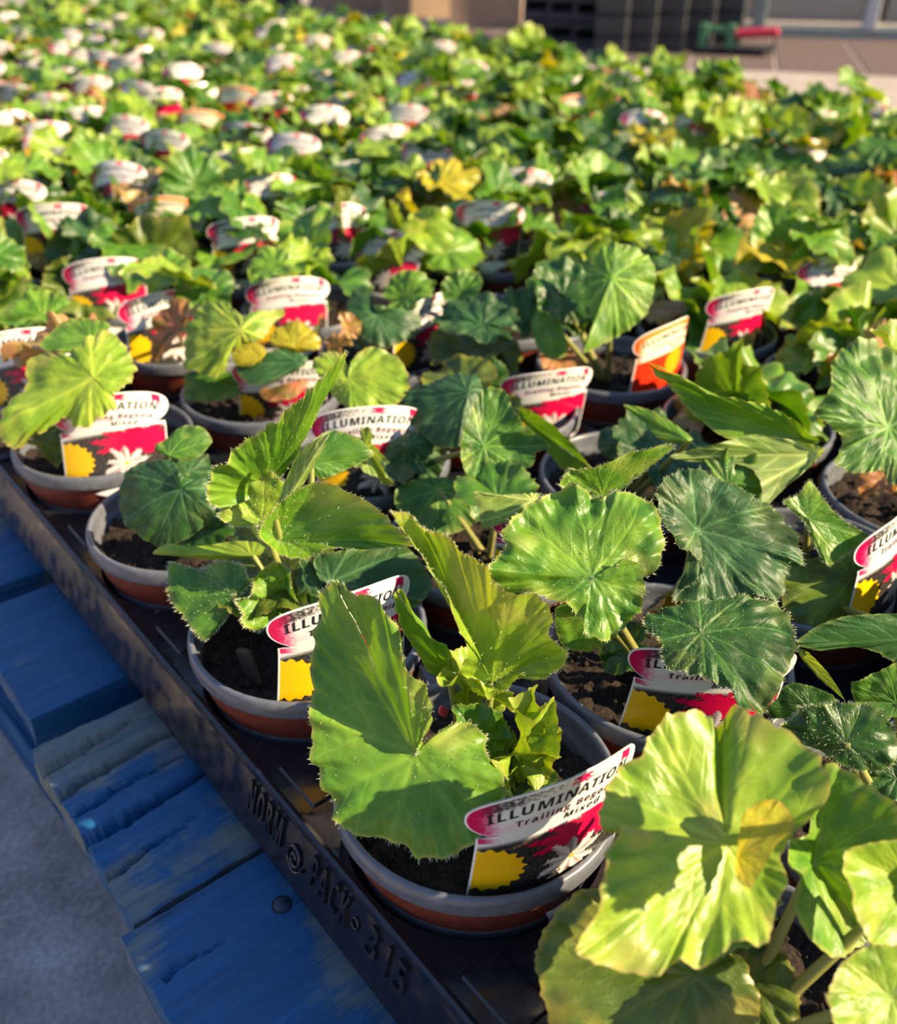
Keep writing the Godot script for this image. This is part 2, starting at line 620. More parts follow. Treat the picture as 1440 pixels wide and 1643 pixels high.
# Blade with the petiole joint at the origin, tip along +x, upper face along +y, left side (seen from above, tip ahead) along -z.
func leaf_mesh(o: Dictionary, nth: int, nt: int) -> ArrayMesh:
	var size: float = o.get("size", 0.05)
	var shape: float = o.get("round", 0.3)
	var lance: float = o.get("lance", 0.0)
	var wl: float = o.get("wl", 1.0)
	var wr: float = o.get("wr", 1.0)
	var back: float = o.get("back", 1.0)
	var fl: float = o.get("fl", 0.2)
	var fr: float = o.get("fr", 0.2)
	var kl: float = o.get("kl", 0.0)
	var kr: float = o.get("kr", 0.0)
	var curl: float = o.get("curl", 0.5)
	var bcurl: float = o.get("bcurl", 0.3)
	var ruf: float = o.get("ruf", 0.05)
	var rk: float = o.get("rk", 7.0)
	var teeth: float = o.get("teeth", 0.05)
	var lobes: float = o.get("lobes", 0.05) * 0.45
	var puck: float = o.get("puck", 0.05)
	var cup: float = o.get("cup", 0.0)
	var sd: int = o.get("seed", 1)
	var c1: Color = o.get("c1", Color(0.14, 0.27, 0.03))
	var c2: Color = o.get("c2", Color(0.08, 0.19, 0.025))
	var ce: Color = o.get("ce", Color(0.42, 0.40, 0.10))
	var edge: float = o.get("edge", 0.7)
	var g = RandomNumberGenerator.new()
	g.seed = sd * 7919 + 13
	var p1 = g.randf() * TAU
	var p2 = g.randf() * TAU
	var p3 = g.randf() * TAU
	var v = PackedVector3Array()
	var uv = PackedVector2Array()
	var col = PackedColorArray()
	var idx = PackedInt32Array()
	var sdo = float(sd) * 3.7
	for a in nth + 1:
		var th = -PI + TAU * a / nth
		var r = profile_at(th, shape, lance)
		# lobes at the veins, double teeth between them
		var lob = 0.0
		var near = 9.0
		for q in VEINS:
			near = minf(near, absf(th - q))
		lob = lobes * cos(clampf(near / 0.33, 0, 1) * PI)
		var ta = (th + 0.05 * sin(5 * th + p1)) * 28.0 / TAU
		var f1 = ta - floorf(ta)
		var tb = (th + 0.03 * sin(9 * th + p2)) * 71.0 / TAU
		var f2 = tb - floorf(tb)
		var rag = noise.get_noise_2d(th * 40.0, sdo * 9.0)
		var tooth = teeth * ((pow(1.0 - absf(2 * f1 - 1.0), 1.4) - 0.5) * (0.8 + 0.9 * rag) + 0.5 * (1.0 - absf(2 * f2 - 1.0) - 0.5))
		var rr = r * (1.0 + lob * (1.0 - lance)) + tooth * clampf(1.2 - 0.3 * lance, 0, 1.2)
		rr *= 1.0 + 0.05 * noise.get_noise_2d(th * 6.0 + 50, sdo * 5.0)
		var c = cos(th)
		var s = sin(th)
		for b in nt + 1:
			var t = pow(float(b) / nt, 0.85)
			var x = rr * t * c
			var y = rr * t * s
			uv.append(Vector2(0.5 + 0.42 * x, 0.5 + 0.42 * y))
			var xs = x * (back if x < 0 else 1.0)
			var ys = y * (wl if y > 0 else wr)
			var R = sqrt(xs * xs + ys * ys)
			var pk = clampf(near / 0.33, 0, 1)
			var h = puck * 0.6 * pow(sin(pk * PI / 2), 2.0) * minf(R * 1.6, 1.0) * (1.0 - 0.3 * t)
			h += ruf * pow(t, 2.2) * (sin(rk * th + p3) + 0.5 * sin((rk * 2.0 + 1.0) * th + p1)) * (0.4 + R)
			h += cup * R * R
			h += 0.11 * noise.get_noise_2d(xs * 36.0 + sdo, ys * 36.0) * R + 0.012 * noise.get_noise_2d(xs * 240.0, ys * 240.0 + sdo)
			# lateral fold: the half-blade leaves the midrib at an angle and may keep on bending
			var left = y > 0
			var F = fl if left else fr
			var K = kl if left else kr
			var e = 0.05
			var m = sqrt(ys * ys + e * e) - e
			var yy
			var hh
			if absf(K) > 0.01:
				yy = (sin(F + K * m) - sin(F)) / K
				hh = (cos(F) - cos(F + K * m)) / K
			else:
				yy = m * cos(F)
				hh = m * sin(F)
			var an = F + K * m
			yy -= h * sin(an)
			hh += h * cos(an)
			var Y = yy if left else -yy
			# bend along the midrib
			var kc = curl if xs > 0 else -bcurl
			var X
			var H
			if absf(kc) > 0.01:
				var q = kc * xs
				X = sin(q) / kc + hh * sin(q)
				H = -(1.0 - cos(q)) / kc + hh * cos(q)
			else:
				X = xs
				H = hh
			v.append(Vector3(X, H, -Y) * size)
			var mot = clampf(0.5 + 1.1 * noise.get_noise_2d(xs * 45.0 + sdo * 2.0, ys * 45.0 + 7.0), 0, 1)
			var cc = c1.lerp(c2, mot)
			var mg = clampf((t - (0.965 if edge < 0.9 else 0.90)) / 0.03, 0, 1) * minf(edge, 1.0)
			var blot = clampf((noise.get_noise_2d(xs * 30.0 - sdo, ys * 30.0) + t * 0.5 - 0.62) * 4.0, 0, 1) * clampf(edge - 0.4, 0, 1)
			cc = cc.lerp(ce, maxf(mg, blot))
			col.append(cc)
	var w = nt + 1
	for a in nth:
		for b in nt:
			var k = a * w + b
			if b > 0: idx.append_array([k, k + w, k + 1] )
			idx.append_array([k + 1, k + w, k + w + 1])
	return commit(v, null, uv, col, idx)

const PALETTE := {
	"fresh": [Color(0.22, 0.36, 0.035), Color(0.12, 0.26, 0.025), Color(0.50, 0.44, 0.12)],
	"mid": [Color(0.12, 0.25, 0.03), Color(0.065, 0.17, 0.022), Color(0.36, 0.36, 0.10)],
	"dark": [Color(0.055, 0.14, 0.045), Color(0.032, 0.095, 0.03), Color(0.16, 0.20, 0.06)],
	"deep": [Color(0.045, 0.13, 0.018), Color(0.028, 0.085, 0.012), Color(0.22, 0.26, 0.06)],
	"lime": [Color(0.38, 0.46, 0.05), Color(0.24, 0.36, 0.03), Color(0.56, 0.40, 0.14)],
	"pale": [Color(0.36, 0.44, 0.13), Color(0.26, 0.36, 0.08), Color(0.52, 0.48, 0.22)],
	"yellow": [Color(0.58, 0.42, 0.02), Color(0.46, 0.38, 0.02), Color(0.48, 0.24, 0.06)],
	"olive": [Color(0.16, 0.19, 0.03), Color(0.09, 0.13, 0.02), Color(0.40, 0.28, 0.06)],
	"rust": [Color(0.74, 0.20, 0.13), Color(0.44, 0.20, 0.08), Color(0.50, 0.26, 0.10)],
	"pink": [Color(0.66, 0.24, 0.16), Color(0.46, 0.30, 0.10), Color(0.55, 0.30, 0.16)],
}

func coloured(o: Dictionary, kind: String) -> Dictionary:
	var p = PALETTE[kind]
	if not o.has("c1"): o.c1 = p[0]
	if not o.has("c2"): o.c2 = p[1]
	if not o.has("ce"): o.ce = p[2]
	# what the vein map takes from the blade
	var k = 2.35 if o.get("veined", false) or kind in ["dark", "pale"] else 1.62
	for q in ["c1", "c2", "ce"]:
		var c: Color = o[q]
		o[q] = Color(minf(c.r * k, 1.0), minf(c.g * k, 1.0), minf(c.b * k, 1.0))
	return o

func leaf_mat(kind: String):
	return M.leaf_veined if kind in ["dark", "pale"] else M.leaf

func make_leaf_sets():
	var g = RandomNumberGenerator.new()
	g.seed = 11
	var counts = {"fresh": 7, "mid": 7, "dark": 5, "deep": 4, "lime": 4, "yellow": 2, "olive": 2, "rust": 2, "pink": 2}
	for kind in counts:
		leaf_sets[kind] = []
		for k in counts[kind]:
			var o = coloured({
				"size": 1.0, "round": g.randf_range(0.1, 0.7), "wl": g.randf_range(0.85, 1.25), "wr": g.randf_range(0.7, 1.1),
				"back": g.randf_range(0.8, 1.1), "fl": g.randf_range(-0.05, 0.55), "fr": g.randf_range(-0.05, 0.55), "kl": g.randf_range(-0.8, 0.4), "kr": g.randf_range(-0.8, 0.4),
				"curl": g.randf_range(0.1, 1.1), "bcurl": g.randf_range(0.0, 0.7), "ruf": g.randf_range(0.04, 0.11), "rk": float(g.randi_range(4, 8)), "puck": 0.07,
				"seed": g.randi_range(1, 900), "edge": g.randf_range(0.4, 0.8),
			}, kind)
			leaf_sets[kind].append(leaf_mesh(o, 112, 9))

func leaf_basis(dir: Vector3, nrm: Vector3) -> Basis:
	var x = dir.normalized()
	var z = x.cross(nrm).normalized()
	var y = z.cross(x).normalized()
	return Basis(x, y, z)

# ---------------------------------------------------------------- pots, soil, plants
func make_pot_shapes():
	pot_mesh = lathe([Vector2(0.0, -0.0688), Vector2(0.034, -0.0688), Vector2(0.0362, -0.067), Vector2(0.0415, -0.040), Vector2(0.0452, -0.022), Vector2(0.0462, -0.0205), Vector2(0.0492, -0.0095), Vector2(0.0494, -0.0078)], 64)
	rim_mesh = lathe([Vector2(0.0490, -0.0085), Vector2(0.0506, -0.0082), Vector2(0.0512, -0.0070), Vector2(0.0513, -0.0030), Vector2(0.0509, -0.0010), Vector2(0.0500, 0.0), Vector2(0.0488, -0.0002), Vector2(0.0481, -0.0012), Vector2(0.0478, -0.0032), Vector2(0.0477, -0.0075), Vector2(0.0468, -0.0086), Vector2(0.0465, -0.0105), Vector2(0.0440, -0.0300)], 64)
	for k in 3:
		var v = PackedVector3Array()
		var idx = PackedInt32Array()
		var nr = 16
		var na = 56
		v.append(Vector3(0, -0.012, 0))
		for r in range(1, nr + 1):
			for a in na:
				var rad = 0.0464 * r / nr
				var th = TAU * a / na
				var p = Vector2(cos(th), sin(th)) * rad
				var h = 0.0045 * noise.get_noise_2d(p.x * 2600 + k * 90, p.y * 2600) + 0.004 * noise.get_noise_2d(p.x * 900 + k * 50, p.y * 900)
				v.append(Vector3(p.x, -0.0125 + h, p.y))
		for a in na:
			idx.append_array([0, 1 + a, 1 + (a + 1) % na])
		for r in nr - 1:
			for a in na:
				var q = 1 + r * na + a
				var w = 1 + r * na + (a + 1) % na
				idx.append_array([q, q + na, w, w, q + na, w + na])
		soil_meshes.append(commit(v, null, null, null, idx))
		# crumbs of peat lying on it
		var s = Soup.new()
		var g = RandomNumberGenerator.new()
		g.seed = 400 + k
		for q in 110:
			var th = g.randf() * TAU
			var rad = sqrt(g.randf()) * 0.043
			var c = Vector3(cos(th) * rad, -0.0115 + g.randf_range(-0.001, 0.002), sin(th) * rad)
			var e = g.randf_range(0.0008, 0.0026)
			var ax = Vector3(g.randfn(), g.randfn(), g.randfn()).normalized()
			var bs = Basis(ax, g.randf() * TAU)
			add_box(s, c, Vector3(e * g.randf_range(1, 2.6), e, e * g.randf_range(0.6, 1.2)), e * 0.22, bs.x, bs.y, bs.z)
		crumb_meshes.append(soup_mesh(s))
	# a drop of water: low dome
	var pr = []
	for k in 6:
		var a = PI / 2 * k / 5.0
		pr.append(Vector2(cos(a), sin(a) * 0.42))
	drop_mesh = lathe(pr, 12)

func new_plant(i: int, j: int, label: String, group := "") -> Node3D:
	var c = cell(i, j)
	var t = thing("potted_begonia", label, "potted plant", c + Vector3.DOWN * 0.0688, group)
	var lift = Vector3.UP * 0.0688
	var turn = Basis(Vector3.UP, rng.randf() * TAU)
	var pot = part(t, "pot", pot_mesh, M.clay, Transform3D(Basis(), lift))
	part(pot, "rim", rim_mesh, M.grey).set_meta("label", "grey plastic rim and inside of the pot")
	var k = rng.randi() % 3
	var so = part(t, "soil", soil_meshes[k], M.soil, Transform3D(turn, lift))
	var cr = part(so, "soil_crumbs", crumb_meshes[k], M.soil)
	cr.set_meta("kind", "stuff")
	plants[Vector2i(i, j)] = t
	return t

func petiole(t: Node3D, from: Vector3, to: Vector3, sag: float, r: float, c: Color):
	var pts = []
	var mid = from.lerp(to, 0.5) + Vector3.UP * sag
	for k in 7:
		var f = k / 6.0
		pts.append(from.lerp(mid, f).lerp(mid.lerp(to, f), f) - t.position)
	part(t, "stem", tube(pts, r * 1.25, r * 0.85, 7, c, c.lerp(Color(0.25, 0.30, 0.06), 0.6)), M.stem)

func add_drops(leaf: MeshInstance3D, mesh: ArrayMesh, count: int, size: float, g: RandomNumberGenerator):
	var a = mesh.surface_get_arrays(0)
	var vv: PackedVector3Array = a[Mesh.ARRAY_VERTEX]
	var nn: PackedVector3Array = a[Mesh.ARRAY_NORMAL]
	var da_ = drop_mesh.surface_get_arrays(0)
	var dv: PackedVector3Array = da_[Mesh.ARRAY_VERTEX]
	var dn: PackedVector3Array = da_[Mesh.ARRAY_NORMAL]
	var di: PackedInt32Array = da_[Mesh.ARRAY_INDEX]
	var v = PackedVector3Array()
	var n = PackedVector3Array()
	var idx = PackedInt32Array()
	for k in int(count * 1.6):
		var q = g.randi() % vv.size()
		var y = nn[q]
		var x = y.cross(Vector3(0.3, 0.1, 0.95)).normalized()
		var bs = Basis(x, y, x.cross(y))
		var r = size * (0.35 + 1.0 * pow(g.randf(), 2.5))
		var st = v.size()
		var sq = Vector3(g.randf_range(0.85, 1.3), 1, 1)
		for p in dv: v.append(vv[q] + bs * (p * r * sq))
		for p in dn: n.append(bs * p)
		for p in di: idx.append(st + p)
	var o = part(leaf, "water_drops", commit(v, n, null, null, idx), M.drop)
	o.set_meta("kind", "stuff")

func add_hairs(leaf: MeshInstance3D, mesh: ArrayMesh, per_ring: int, g: RandomNumberGenerator):
	# short pale hairs, dense on the margin and sparse on the blade
	var a = mesh.surface_get_arrays(0)
	var vv: PackedVector3Array = a[Mesh.ARRAY_VERTEX]
	var nn: PackedVector3Array = a[Mesh.ARRAY_NORMAL]
	var s = Soup.new()
	var rings = vv.size() / per_ring
	for k in 620:
		var q
		var d
		if k < 330:
			q = (g.randi() % rings) * per_ring + per_ring - 1
			d = (vv[q].normalized() * 0.8 + nn[q] * g.randf_range(-0.2, 0.7)).normalized()
		else:
			q = g.randi() % vv.size()
			d = (nn[q] + Vector3(g.randfn(), g.randfn(), g.randfn()) * 0.3).normalized()
		var l = g.randf_range(0.0007, 0.0015)
		var x = d.cross(Vector3(0.2, 0.3, 0.9)).normalized() * 0.00009
		var z = x.cross(d)
		var p = vv[q] + Vector3(g.randfn(), 0, g.randfn()) * 0.0003
		s.tri(p + x, p - x, p + d * l)
		s.tri(p + z, p - z, p + d * l)
	part(leaf, "leaf_hairs", soup_mesh(s), M.hair).set_meta("kind", "stuff")

# a leaf of the nearest plants: joint and tip by their places, roll about the midrib from facing up
func hero(t: Node3D, kind: String, a: Array, b: Array, roll: float, o := {}):
	var A = px(a[0], a[1], a[2])
	var B = px(b[0], b[1], b[2])
	var dir = B - A
	var size = dir.length()
	o.size = size * o.get("grow", 1.0)
	var n = (Vector3.UP * 0.75 - fw * 0.55).normalized()
	n = n.rotated(dir.normalized(), roll)
	var bs = leaf_basis(dir, n)
	var curl: float = o.get("curl", 0.5)
	# the chord from joint to tip keeps its place when the blade bends
	bs = bs.rotated(bs.z, curl * 0.5) if absf(curl) > 0.01 else bs
	coloured(o, kind)
	var big = size > 0.03
	var m = leaf_mesh(o, 216 if big else 144, 18 if big else 10)
	var l = part(t, "leaf", m, M.leaf_veined if o.get("veined", false) else leaf_mat(kind), Transform3D(bs, A - t.position))
	if o.has("drops"):
		var g = RandomNumberGenerator.new()
		g.seed = o.get("seed", 1) + 5
		add_drops(l, m, o.drops, o.get("drop", 0.0011), g)
	if not o.get("bare", false):
		var c = t.position + Vector3.UP * 0.058
		var root = c + (A - c) * Vector3(0.14, 0, 0.14)
		petiole(t, root, A, o.get("sag", 0.0), 0.0016, o.get("stem", Color(0.22, 0.20, 0.05)))

# a leaf whose margin is given point by point: [x, y, height] places round the joint, first point at the tip
func traced(t: Node3D, kind: String, a: Array, rim: Array, o := {}):
	coloured(o, kind)
	var A = px(a[0], a[1], a[2])
	var P = []
	for q in rim: P.append(px(q[0], q[1], q[2]) - A)
	# run round so that the upper face looks up
	var area = Vector3.ZERO
	for k in P.size(): area += P[k].cross(P[(k + 1) % P.size()])
	if area.y < 0:
		var rev = [P[0]]
		for k in range(P.size() - 1, 0, -1): rev.append(P[k])
		P = rev
		area = -area
	var up_ = area.normalized()
	var n = P.size()
	var big = sqrt(area.length() / TAU)
	var dense = big > 0.02
	var per = maxi(int((232 if dense else 140) / n), 4)
	var nt = 18 if dense else 11
	var sd: int = o.get("seed", 1)
	var teeth: float = o.get("teeth", 0.034)
	var bulge: float = o.get("bulge", 0.0)
	var puck: float = o.get("puck", 0.05) * 0.6
	var wave: float = o.get("wave", 0.12)
	var edge: float = o.get("edge", 0.7)
	var c1: Color = o.c1
	var c2: Color = o.c2
	var ce: Color = o.ce
	var ring = PackedVector3Array()
	for k in n:
		var p0 = P[(k + n - 1) % n]
		var p1 = P[k]
		var p2 = P[(k + 1) % n]
		var p3 = P[(k + 2) % n]
		for q in per:
			var f = float(q) / per
			ring.append(p1.cubic_interpolate(p2, p0, p3, f).lerp(p1.lerp(p2, f), 0.35))
	var m = ring.size()
	# flat angle of every margin point, for the veins
	var ang = PackedFloat32Array()
	var sum = 0.0
	for k in m:
		ang.append(sum)
		sum += maxf(ring[k].angle_to(ring[(k + 1) % m]), 0.0005)
	var far = 0.0
	for p in ring: far = maxf(far, p.length())
	var v = PackedVector3Array()
	var uv = PackedVector2Array()
	var col = PackedColorArray()
	var idx = PackedInt32Array()
	var sdo = sd * 3.7
	var arc = 0.0
	for k in m + 1:
		var d = ring[k % m]
		var th = (ang[k] if k < m else sum) / sum * TAU
		if th > PI: th -= TAU
		if k > 0: arc += ring[k % m].distance_to(ring[k - 1])
		# teeth follow the length of the margin
		var f1 = arc / (big * 0.30)
		f1 -= floorf(f1)
		var f2 = arc / (big * 0.13)
		f2 -= floorf(f2)
		var rag = noise.get_noise_2d(arc * 9000.0, sdo * 9.0)
		var tooth = teeth * ((pow(1.0 - absf(2 * f1 - 1.0), 1.3) - 0.5) * (0.8 + 0.9 * rag) + 0.5 * (0.5 - absf(2 * f2 - 1.0)))
		var L = d.length()
		d = d * (1.0 + tooth * big / maxf(L, big * 0.4))
		var near = 9.0
		for q in VEINS: near = minf(near, absf(th - q))
		var pk = pow(sin(clampf(near / 0.33, 0, 1) * PI / 2), 2.0)
		var rr = L / far
		for b in nt + 1:
			var tt = pow(float(b) / nt, 0.85)
			var x = cos(th) * rr * tt
			var y = sin(th) * rr * tt
			uv.append(Vector2(0.5 + 0.42 * x, 0.5 + 0.42 * y))
			var h = bulge * 4.0 * tt * (1.0 - tt) + puck * 0.6 * pk * minf(rr * tt * 1.8, 1.0) * (1.0 - 0.6 * tt)
			h += wave * noise.get_noise_2d(x * 40.0 + sdo, y * 40.0) * rr * tt + 0.014 * noise.get_noise_2d(x * 230.0, y * 230.0 + sdo)
			h += 0.055 * pow(tt, 4.0) * noise.get_noise_2d(arc * 2400.0, sdo) * 2.0
			v.append(d * tt + up_ * h * big)
			var mot = clampf(0.5 + 1.1 * noise.get_noise_2d(x * 45.0 + sdo * 2.0, y * 45.0 + 7.0), 0, 1)
			var cc = c1.lerp(c2, mot)
			var mg = clampf((tt - 0.965) / 0.03, 0, 1) * minf(edge, 1.0)
			var blot = clampf((noise.get_noise_2d(x * 30.0 - sdo, y * 30.0) + tt * 0.5 - 0.62) * 4.0, 0, 1) * clampf(edge - 0.4, 0, 1)
			col.append(cc.lerp(ce, maxf(mg, blot)))
	var w = nt + 1
	for k in m:
		for b in nt:
			var q = k * w + b
			if b > 0: idx.append_array([q, q + w, q + 1])
			idx.append_array([q + 1, q + w, q + w + 1])
	# the seam and the joint share their normals
	var mesh = commit(v, null, uv, col, idx)
	var arr = mesh.surface_get_arrays(0)
	var nn: PackedVector3Array = arr[Mesh.ARRAY_NORMAL]
	var hub = Vector3.ZERO
	for k in m: hub += nn[k * w + 1]
	hub = hub.normalized()
	for k in m + 1: nn[k * w] = hub
	for b in range(1, w):
		var s2 = (nn[b] + nn[m * w + b]).normalized()
		nn[b] = s2
		nn[m * w + b] = s2
	mesh = commit(v, nn, uv, col, idx)
	var l = part(t, "leaf", mesh, M.leaf_veined if o.get("veined", false) else leaf_mat(kind), Transform3D(Basis(), A - t.position))
	if o.has("drops"):
		var g = RandomNumberGenerator.new()
		g.seed = sd + 5
		add_drops(l, mesh, o.drops, o.get("drop", 0.0011), g)
	if o.get("hairs", false):
		var g = RandomNumberGenerator.new()
		g.seed = sd + 9
		add_hairs(l, mesh, w, g)
	if not o.get("bare", false):
		var c = t.position + Vector3.UP * 0.058
		petiole(t, c + (A - c) * Vector3(0.14, 0, 0.14), A - up_ * 0.0006, o.get("sag", 0.0), 0.0016, o.get("stem", Color(0.22, 0.20, 0.05)))

func pick(w: Dictionary) -> String:
	var s = 0.0
	for k in w: s += w[k]
	var r = rng.randf() * s
	for k in w:
		r -= w[k]
		if r <= 0: return k
	return w.keys()[0]

func grow(t: Node3D, n: int, spread: float, tall: float, mixk: Dictionary, keep := []):
	# a rosette of leaves on short arching stems
	var c = t.position + Vector3.UP * 0.058
	var a0 = rng.randf() * TAU
	for k in n:
		var f = (k + 0.5) / n
		var az = a0 + k * 2.4 + rng.randf_range(-0.4, 0.4)
		var out = Vector3(cos(az), 0, sin(az))
		var reach = spread * sqrt(1.0 - f * 0.92) * rng.randf_range(0.7, 1.1)
		var h = tall * (0.22 + 0.78 * f) * rng.randf_range(0.75, 1.15)
		var A = c + out * reach * 0.75 + Vector3.UP * (0.012 + h)
		var kind = pick(mixk)
		var size = lerpf(0.046, 0.026, f * f) * rng.randf_range(0.8, 1.2)
		var tilt = rng.randf_range(-0.35, 0.55) * (1.0 - 0.4 * f)
		if rng.randf() < 0.16: tilt = -rng.randf_range(0.6, 1.2)
		var head = out.rotated(Vector3.UP, rng.randf_range(-0.8, 0.8))
		var dir = (head * cos(tilt) + Vector3.DOWN * sin(tilt)).normalized()
		var nr = (Vector3.UP * 0.9 + out * 0.35 + Vector3(rng.randfn(), 0, rng.randfn()) * 0.25 + Vector3(0.12, 0, 0.12)).normalized()
		var bs = leaf_basis(dir, nr).scaled_local(Vector3.ONE * size)
		var set_: Array = leaf_sets[kind]
		part(t, "leaf", set_[rng.randi() % set_.size()], leaf_mat(kind), Transform3D(bs, A - t.position))
		petiole(t, c + out * 0.003, A, 0.006, 0.0014, Color(0.30, 0.16, 0.06) if rng.randf() < 0.5 else Color(0.20, 0.22, 0.05))

func build_plants():
	noise.seed = 5
	noise.frequency = 0.05
	noise.fractal_octaves = 2
	rng.seed = 2024
	make_leaf_sets()
	make_pot_shapes()
	near_plants()
	var greens = {"fresh": 5.0, "mid": 5.0, "dark": 3.0, "deep": 2.0, "lime": 4.0, "yellow": 0.4, "olive": 0.6, "rust": 0.15, "pink": 0.35}
	var reds = {"fresh": 3.0, "mid": 3.0, "dark": 2.0, "olive": 2.0, "rust": 0.8, "pink": 1.4, "yellow": 0.6, "lime": 1.5}
	var bright = {"fresh": 6.0, "mid": 3.0, "dark": 1.0, "lime": 4.0, "yellow": 0.3, "rust": 0.2}
	for i in range(-21, 6):
		for j in range(0, 12):
			if plants.has(Vector2i(i, j)): continue
			var s = on_screen(cell(i, j, 0.03))
			if s.x < -420 or s.x > 2150 or s.y < -40 or s.y > 1760: continue
			var group = "begonias in the right middle rows"
			if j >= 9: group = "begonias in the far edge rows"
			elif i <= -8: group = "begonias in the distant rows"
			elif i <= -2 and j <= 4: group = "begonias in the left middle rows"
			elif i <= -2: group = "begonias in the central rows"
			var t = new_plant(i, j, "potted begonia " + where(i, j, ""), group)
			var m = greens
			if j >= 8: m = bright
			elif rng.randf() < 0.15: m = reds
			if Vector2i(i, j) in [Vector2i(3, 3), Vector2i(2, 4), Vector2i(3, 4)]:
				grow(t, 6, 0.034, 0.022, m)      # low young plants that let the sun reach the orange tag
				continue
			grow(t, rng.randi_range(8, 12), rng.randf_range(0.040, 0.054), rng.randf_range(0.035, 0.062) + (0.014 if j >= 8 else 0.0), m)
			if rng.randf() < 0.2:
				var bud = cell(i, j, 0.035) + Vector3(rng.randfn() * 0.012, 0, rng.randfn() * 0.012)
				add_bud(t, bud, 0.006)

const ORDINALS := ["", "first", "second", "third", "fourth", "fifth", "sixth", "seventh", "eighth", "ninth", "tenth", "eleventh", "twelfth", "thirteenth", "fourteenth", "fifteenth", "sixteenth", "seventeenth", "eighteenth", "nineteenth", "twentieth", "twenty-first", "twenty-second", "twenty-third"]

func where(i: int, j: int, lead: String) -> String:
	# rows are counted from the corner pot, places from the bed's left edge
	if i <= 0: return lead + ORDINALS[j + 1] + " from the left edge, " + ORDINALS[1 - i] + " row behind the corner pot"
	if i == 1: return lead + ORDINALS[j + 1] + " in from the edge, level with the corner pot"
	return lead + ORDINALS[j + 1] + " in from the edge, level with the " + ORDINALS[i] + " edge pot"

func add_bud(t: Node3D, at: Vector3, r: float):
	var pr = [Vector2(0, -1.2), Vector2(0.45, -0.8), Vector2(0.75, 0.0), Vector2(0.55, 0.8), Vector2(0.0, 1.5)]
	for k in pr.size(): pr[k] *= r * Vector2(0.7, 1.0)
	var m = lathe(pr, 10)
	part(t, "flower_bud", m, M.petal, Transform3D(Basis(Vector3(0.9, 0.2, 0.4).normalized(), rng.randf_range(0.3, 1.2)), at - t.position)).set_meta("label", "small pink flower bud")

